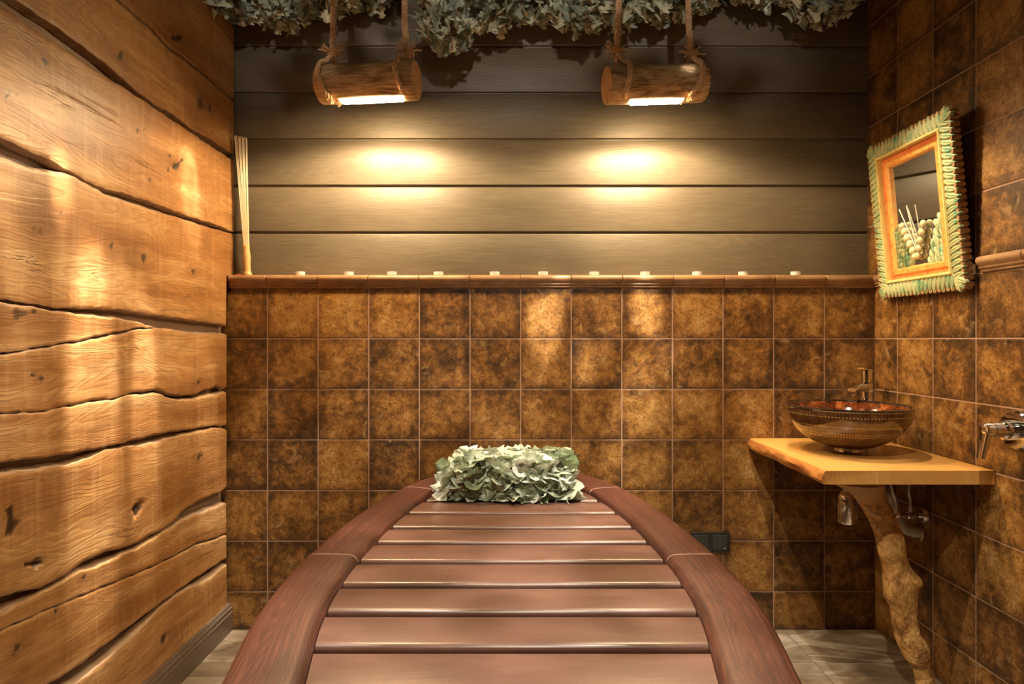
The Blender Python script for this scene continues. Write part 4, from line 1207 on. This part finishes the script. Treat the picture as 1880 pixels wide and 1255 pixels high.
border(.026, .022, .026, MH-.022, -1, 0, -1); border(MW-.026, .022, MW-.026, MH-.022, 1, 0, 1)
for cu_, cv_, a_ in ((.026, .026, 1.25*PI), (MW-.026, .026, 1.75*PI), (MW-.026, MH-.026, .25*PI), (.026, MH-.026, .75*PI)):
    for q in (-.42, 0, .42): lobe(mb, cu_-.012*math.cos(a_), cv_-.012*math.sin(a_), a_+q, .048, .024, .0065, .001, 0)
recalc(mb.build('carved_leaf_border', M['carve_green'], mi, sharp=60))['label'] = 'cream and green carved leaf border'
# side scallops in the depth of the frame
mb = MB()
n = int(MH/.0205)
for s, u in ((1, MW-.0065), (-1, .0065)):
    for i in range(n):
        v0 = MH*(i+.5)/n
        ring = []
        for zz, ww in ((-.029, .009), (-.020, .0105), (-.006, .0105), (.001, .009)):
            ring.append([ml(u+s*(.011*math.cos(a)), v0+ww*math.sin(a), zz) for a in [-PI/2+PI*k/8 for k in range(9)]])
        mb.loft(ring, 0, True)
for s, v in ((1, MH-.0065), (-1, .0065)):
    m_ = int(MW/.0205)
    for i in range(m_):
        u0 = MW*(i+.5)/m_; ring = []
        for zz, ww in ((-.029, .009), (-.020, .0105), (-.006, .0105), (.001, .009)):
            ring.append([ml(u0+ww*math.sin(a), v+s*(.011*math.cos(a)), zz) for a in [-PI/2+PI*k/8 for k in range(9)]])
        mb.loft(ring, 0, True)
recalc(mb.build('scalloped_side', M['carve_side'], mi, sharp=60))
# foliage in the lower corners of the glass
mb = MB(); rg = random.Random(9)
for s in (0, 1):
    for row in range(9):
        v = .100+row*.017; wmax = .085*(1-row/9.5)
        m_ = max(1, int(wmax/.016))
        for k in range(m_+1):
            uu = .098+k*.016
            if k*.016 > wmax*(.75+.25*rg.random()): continue
            u = uu if s == 0 else MW-uu
            a = PI/2+(-.55 if s == 0 else .55)+rg.uniform(-.25, .25)
            lobe(mb, u, v-.008, a, .034, .015, .009, -.019+.0025*(k % 2), .15*(1 if s == 0 else -1))
recalc(mb.build('carved_foliage', M['carve_green'], mi, sharp=60))['label'] = 'carved green leaves over the lower glass'
buds = [(.150, .245, .011), (.160, .222, .013), (.172, .198, .014), (.184, .174, .0135), (.196, .150, .013), (.205, .128, .012), (.262, .232, .012), (.252, .206, .0135), (.243, .180, .013), (.232, .154, .012), (.222, .130, .011)]
for u, v, r in buds:
    mb = MB(); c = ml(u, v, -.010); rings = []
    for i in range(9):
        ph = -PI/2+PI*i/8; rings.append([c+Vector((r*.8*math.cos(ph)*math.cos(a), r*math.cos(ph)*math.sin(a)*(1+.06*math.cos(3*a)), r*1.15*math.sin(ph))) for a in [2*PI*k/14 for k in range(14)]])
    mb.loft(rings); mb.build('flower_bud', M['bud'], mi)
for (u0, v0, u1, v1) in ((.215, .15, .148, .305), (.219, .15, .190, .310)):  # two thin pale sticks added over the glass
    mb = MB(); mb.tube([ml(u0, v0, -.012), ml(u1, v1, -.006)], .0018, 8); mb.build('thin_stick', M['thin_stick'], mi)
mb = MB(); mb.box(1.414, XR-.0005, 1.958, 1.990, 1.345, 1.378, b=.002); mb.build('support_block', M['bamboo'], mi)['label'] = 'small pale wooden block under the frame'

# ------------------------------------------------------------ light
def spot(x, y, z, tx, ty, tz, power, angle, blend=.3, size=.01, colr=(1, .86, .68)):  # spot lamp out of view; most are added to shape the light
    l = bpy.data.lights.new('unseen_spot', 'SPOT'); l.energy = power; l.spot_size = math.radians(angle); l.spot_blend = blend
    l.shadow_soft_size = size; l.color = colr
    o = bpy.data.objects.new('unseen_spot', l); col.objects.link(o); o.location = (x, y, z)
    o.rotation_euler = (Vector((tx, ty, tz))-Vector((x, y, z))).to_track_quat('-Z', 'Y').to_euler()
    return o
Z = ZC-.02
WARM = (1, .84, .62); WHITE = (1, .92, .80)
spot(-.45, 1.35, Z, -.42, 1.40, 0, 80, 84, .5, .008, WHITE)
spot(.45, 1.35, Z, .42, 1.45, 0, 80, 84, .5, .008, WHITE)
spot(.10, .35, Z, .35, 1.6, 0, 60, 84, .6, .02, WARM)  # added front fill for the trunk, floor and bed
for x in (-.72, 0, .72):      # unseen spots added to wash the hung leaves and the log lamps
    spot(x*.8, .60, 2.50, x, 2.35, 2.43, 19, 33, .9, .03, (1, .87, .70))
spot(.80, 2.10, Z, 1.36, 1.98, .72, 70, 44, .5, .015, (1, .80, .54))  # added spot that brightens the right wall and the slab
# narrow spots added to imitate patches of light falling between leaves
for a in ((-.78, 1.66, Z, -1.118, 1.69, 1.00, 450, 9), (-.80, 1.90, Z, -1.118, 1.93, .92, 330, 6), (-.70, 1.50, Z, -1.118, 1.57, 1.53, 210, 4.5), (-.70, 2.02, Z, -1.118, 2.20, 1.66, 110, 9),
          (-.86, 2.15, Z, -1.118, 2.36, .55, 160, 7),
          (.20, 1.62, Z, .13, 2.5, 1.20, 210, 6), (.26, 1.62, Z, .28, 2.5, 1.06, 150, 4.5), (.30, 1.60, Z, .19, 2.5, 1.33, 120, 3.2), (.45, 1.62, Z, .53, 2.5, 1.26, 200, 5.5), (.50, 1.60, Z, .50, 2.5, .95, 170, 5.5),
          (.52, 1.60, Z, .60, 2.5, 1.08, 130, 3.4), (.46, 1.60, Z, .42, 2.5, .72, 110, 4.5), (.05, 1.60, Z, -.02, 2.5, .66, 70, 5), (.85, 1.25, 2.58, .978, 2.553, 2.43, 40, 3), (.30, 1.0, 2.52, .613, 2.19, 2.097, 45, 2.4)):
    spot(*a[:6], a[6], a[7], .75, .014, (1, .92, .78))
w = bpy.data.worlds.new('World'); bpy.context.scene.world = w; w.use_nodes = True
w.node_tree.nodes['Background'].inputs[0].default_value = (.9, .75, .6, 1); w.node_tree.nodes['Background'].inputs[1].default_value = .02

# ------------------------------------------------------------ camera
cam = bpy.data.cameras.new('camera'); co = bpy.data.objects.new('camera', cam); col.objects.link(co)
co.location = (0, 0, CAMZ); co.rotation_euler = (PI/2, 0, 0)
cam.sensor_width = 36; cam.lens = 36*F/1880; cam.shift_y = -(1255/2-CY)/1880; cam.clip_start = .02
bpy.context.scene.camera = co
vs = bpy.context.scene.view_settings
vs.view_transform = 'Standard'; vs.look = 'None'; vs.gamma = 1; vs.use_curve_mapping = False; vs.exposure = 0.87
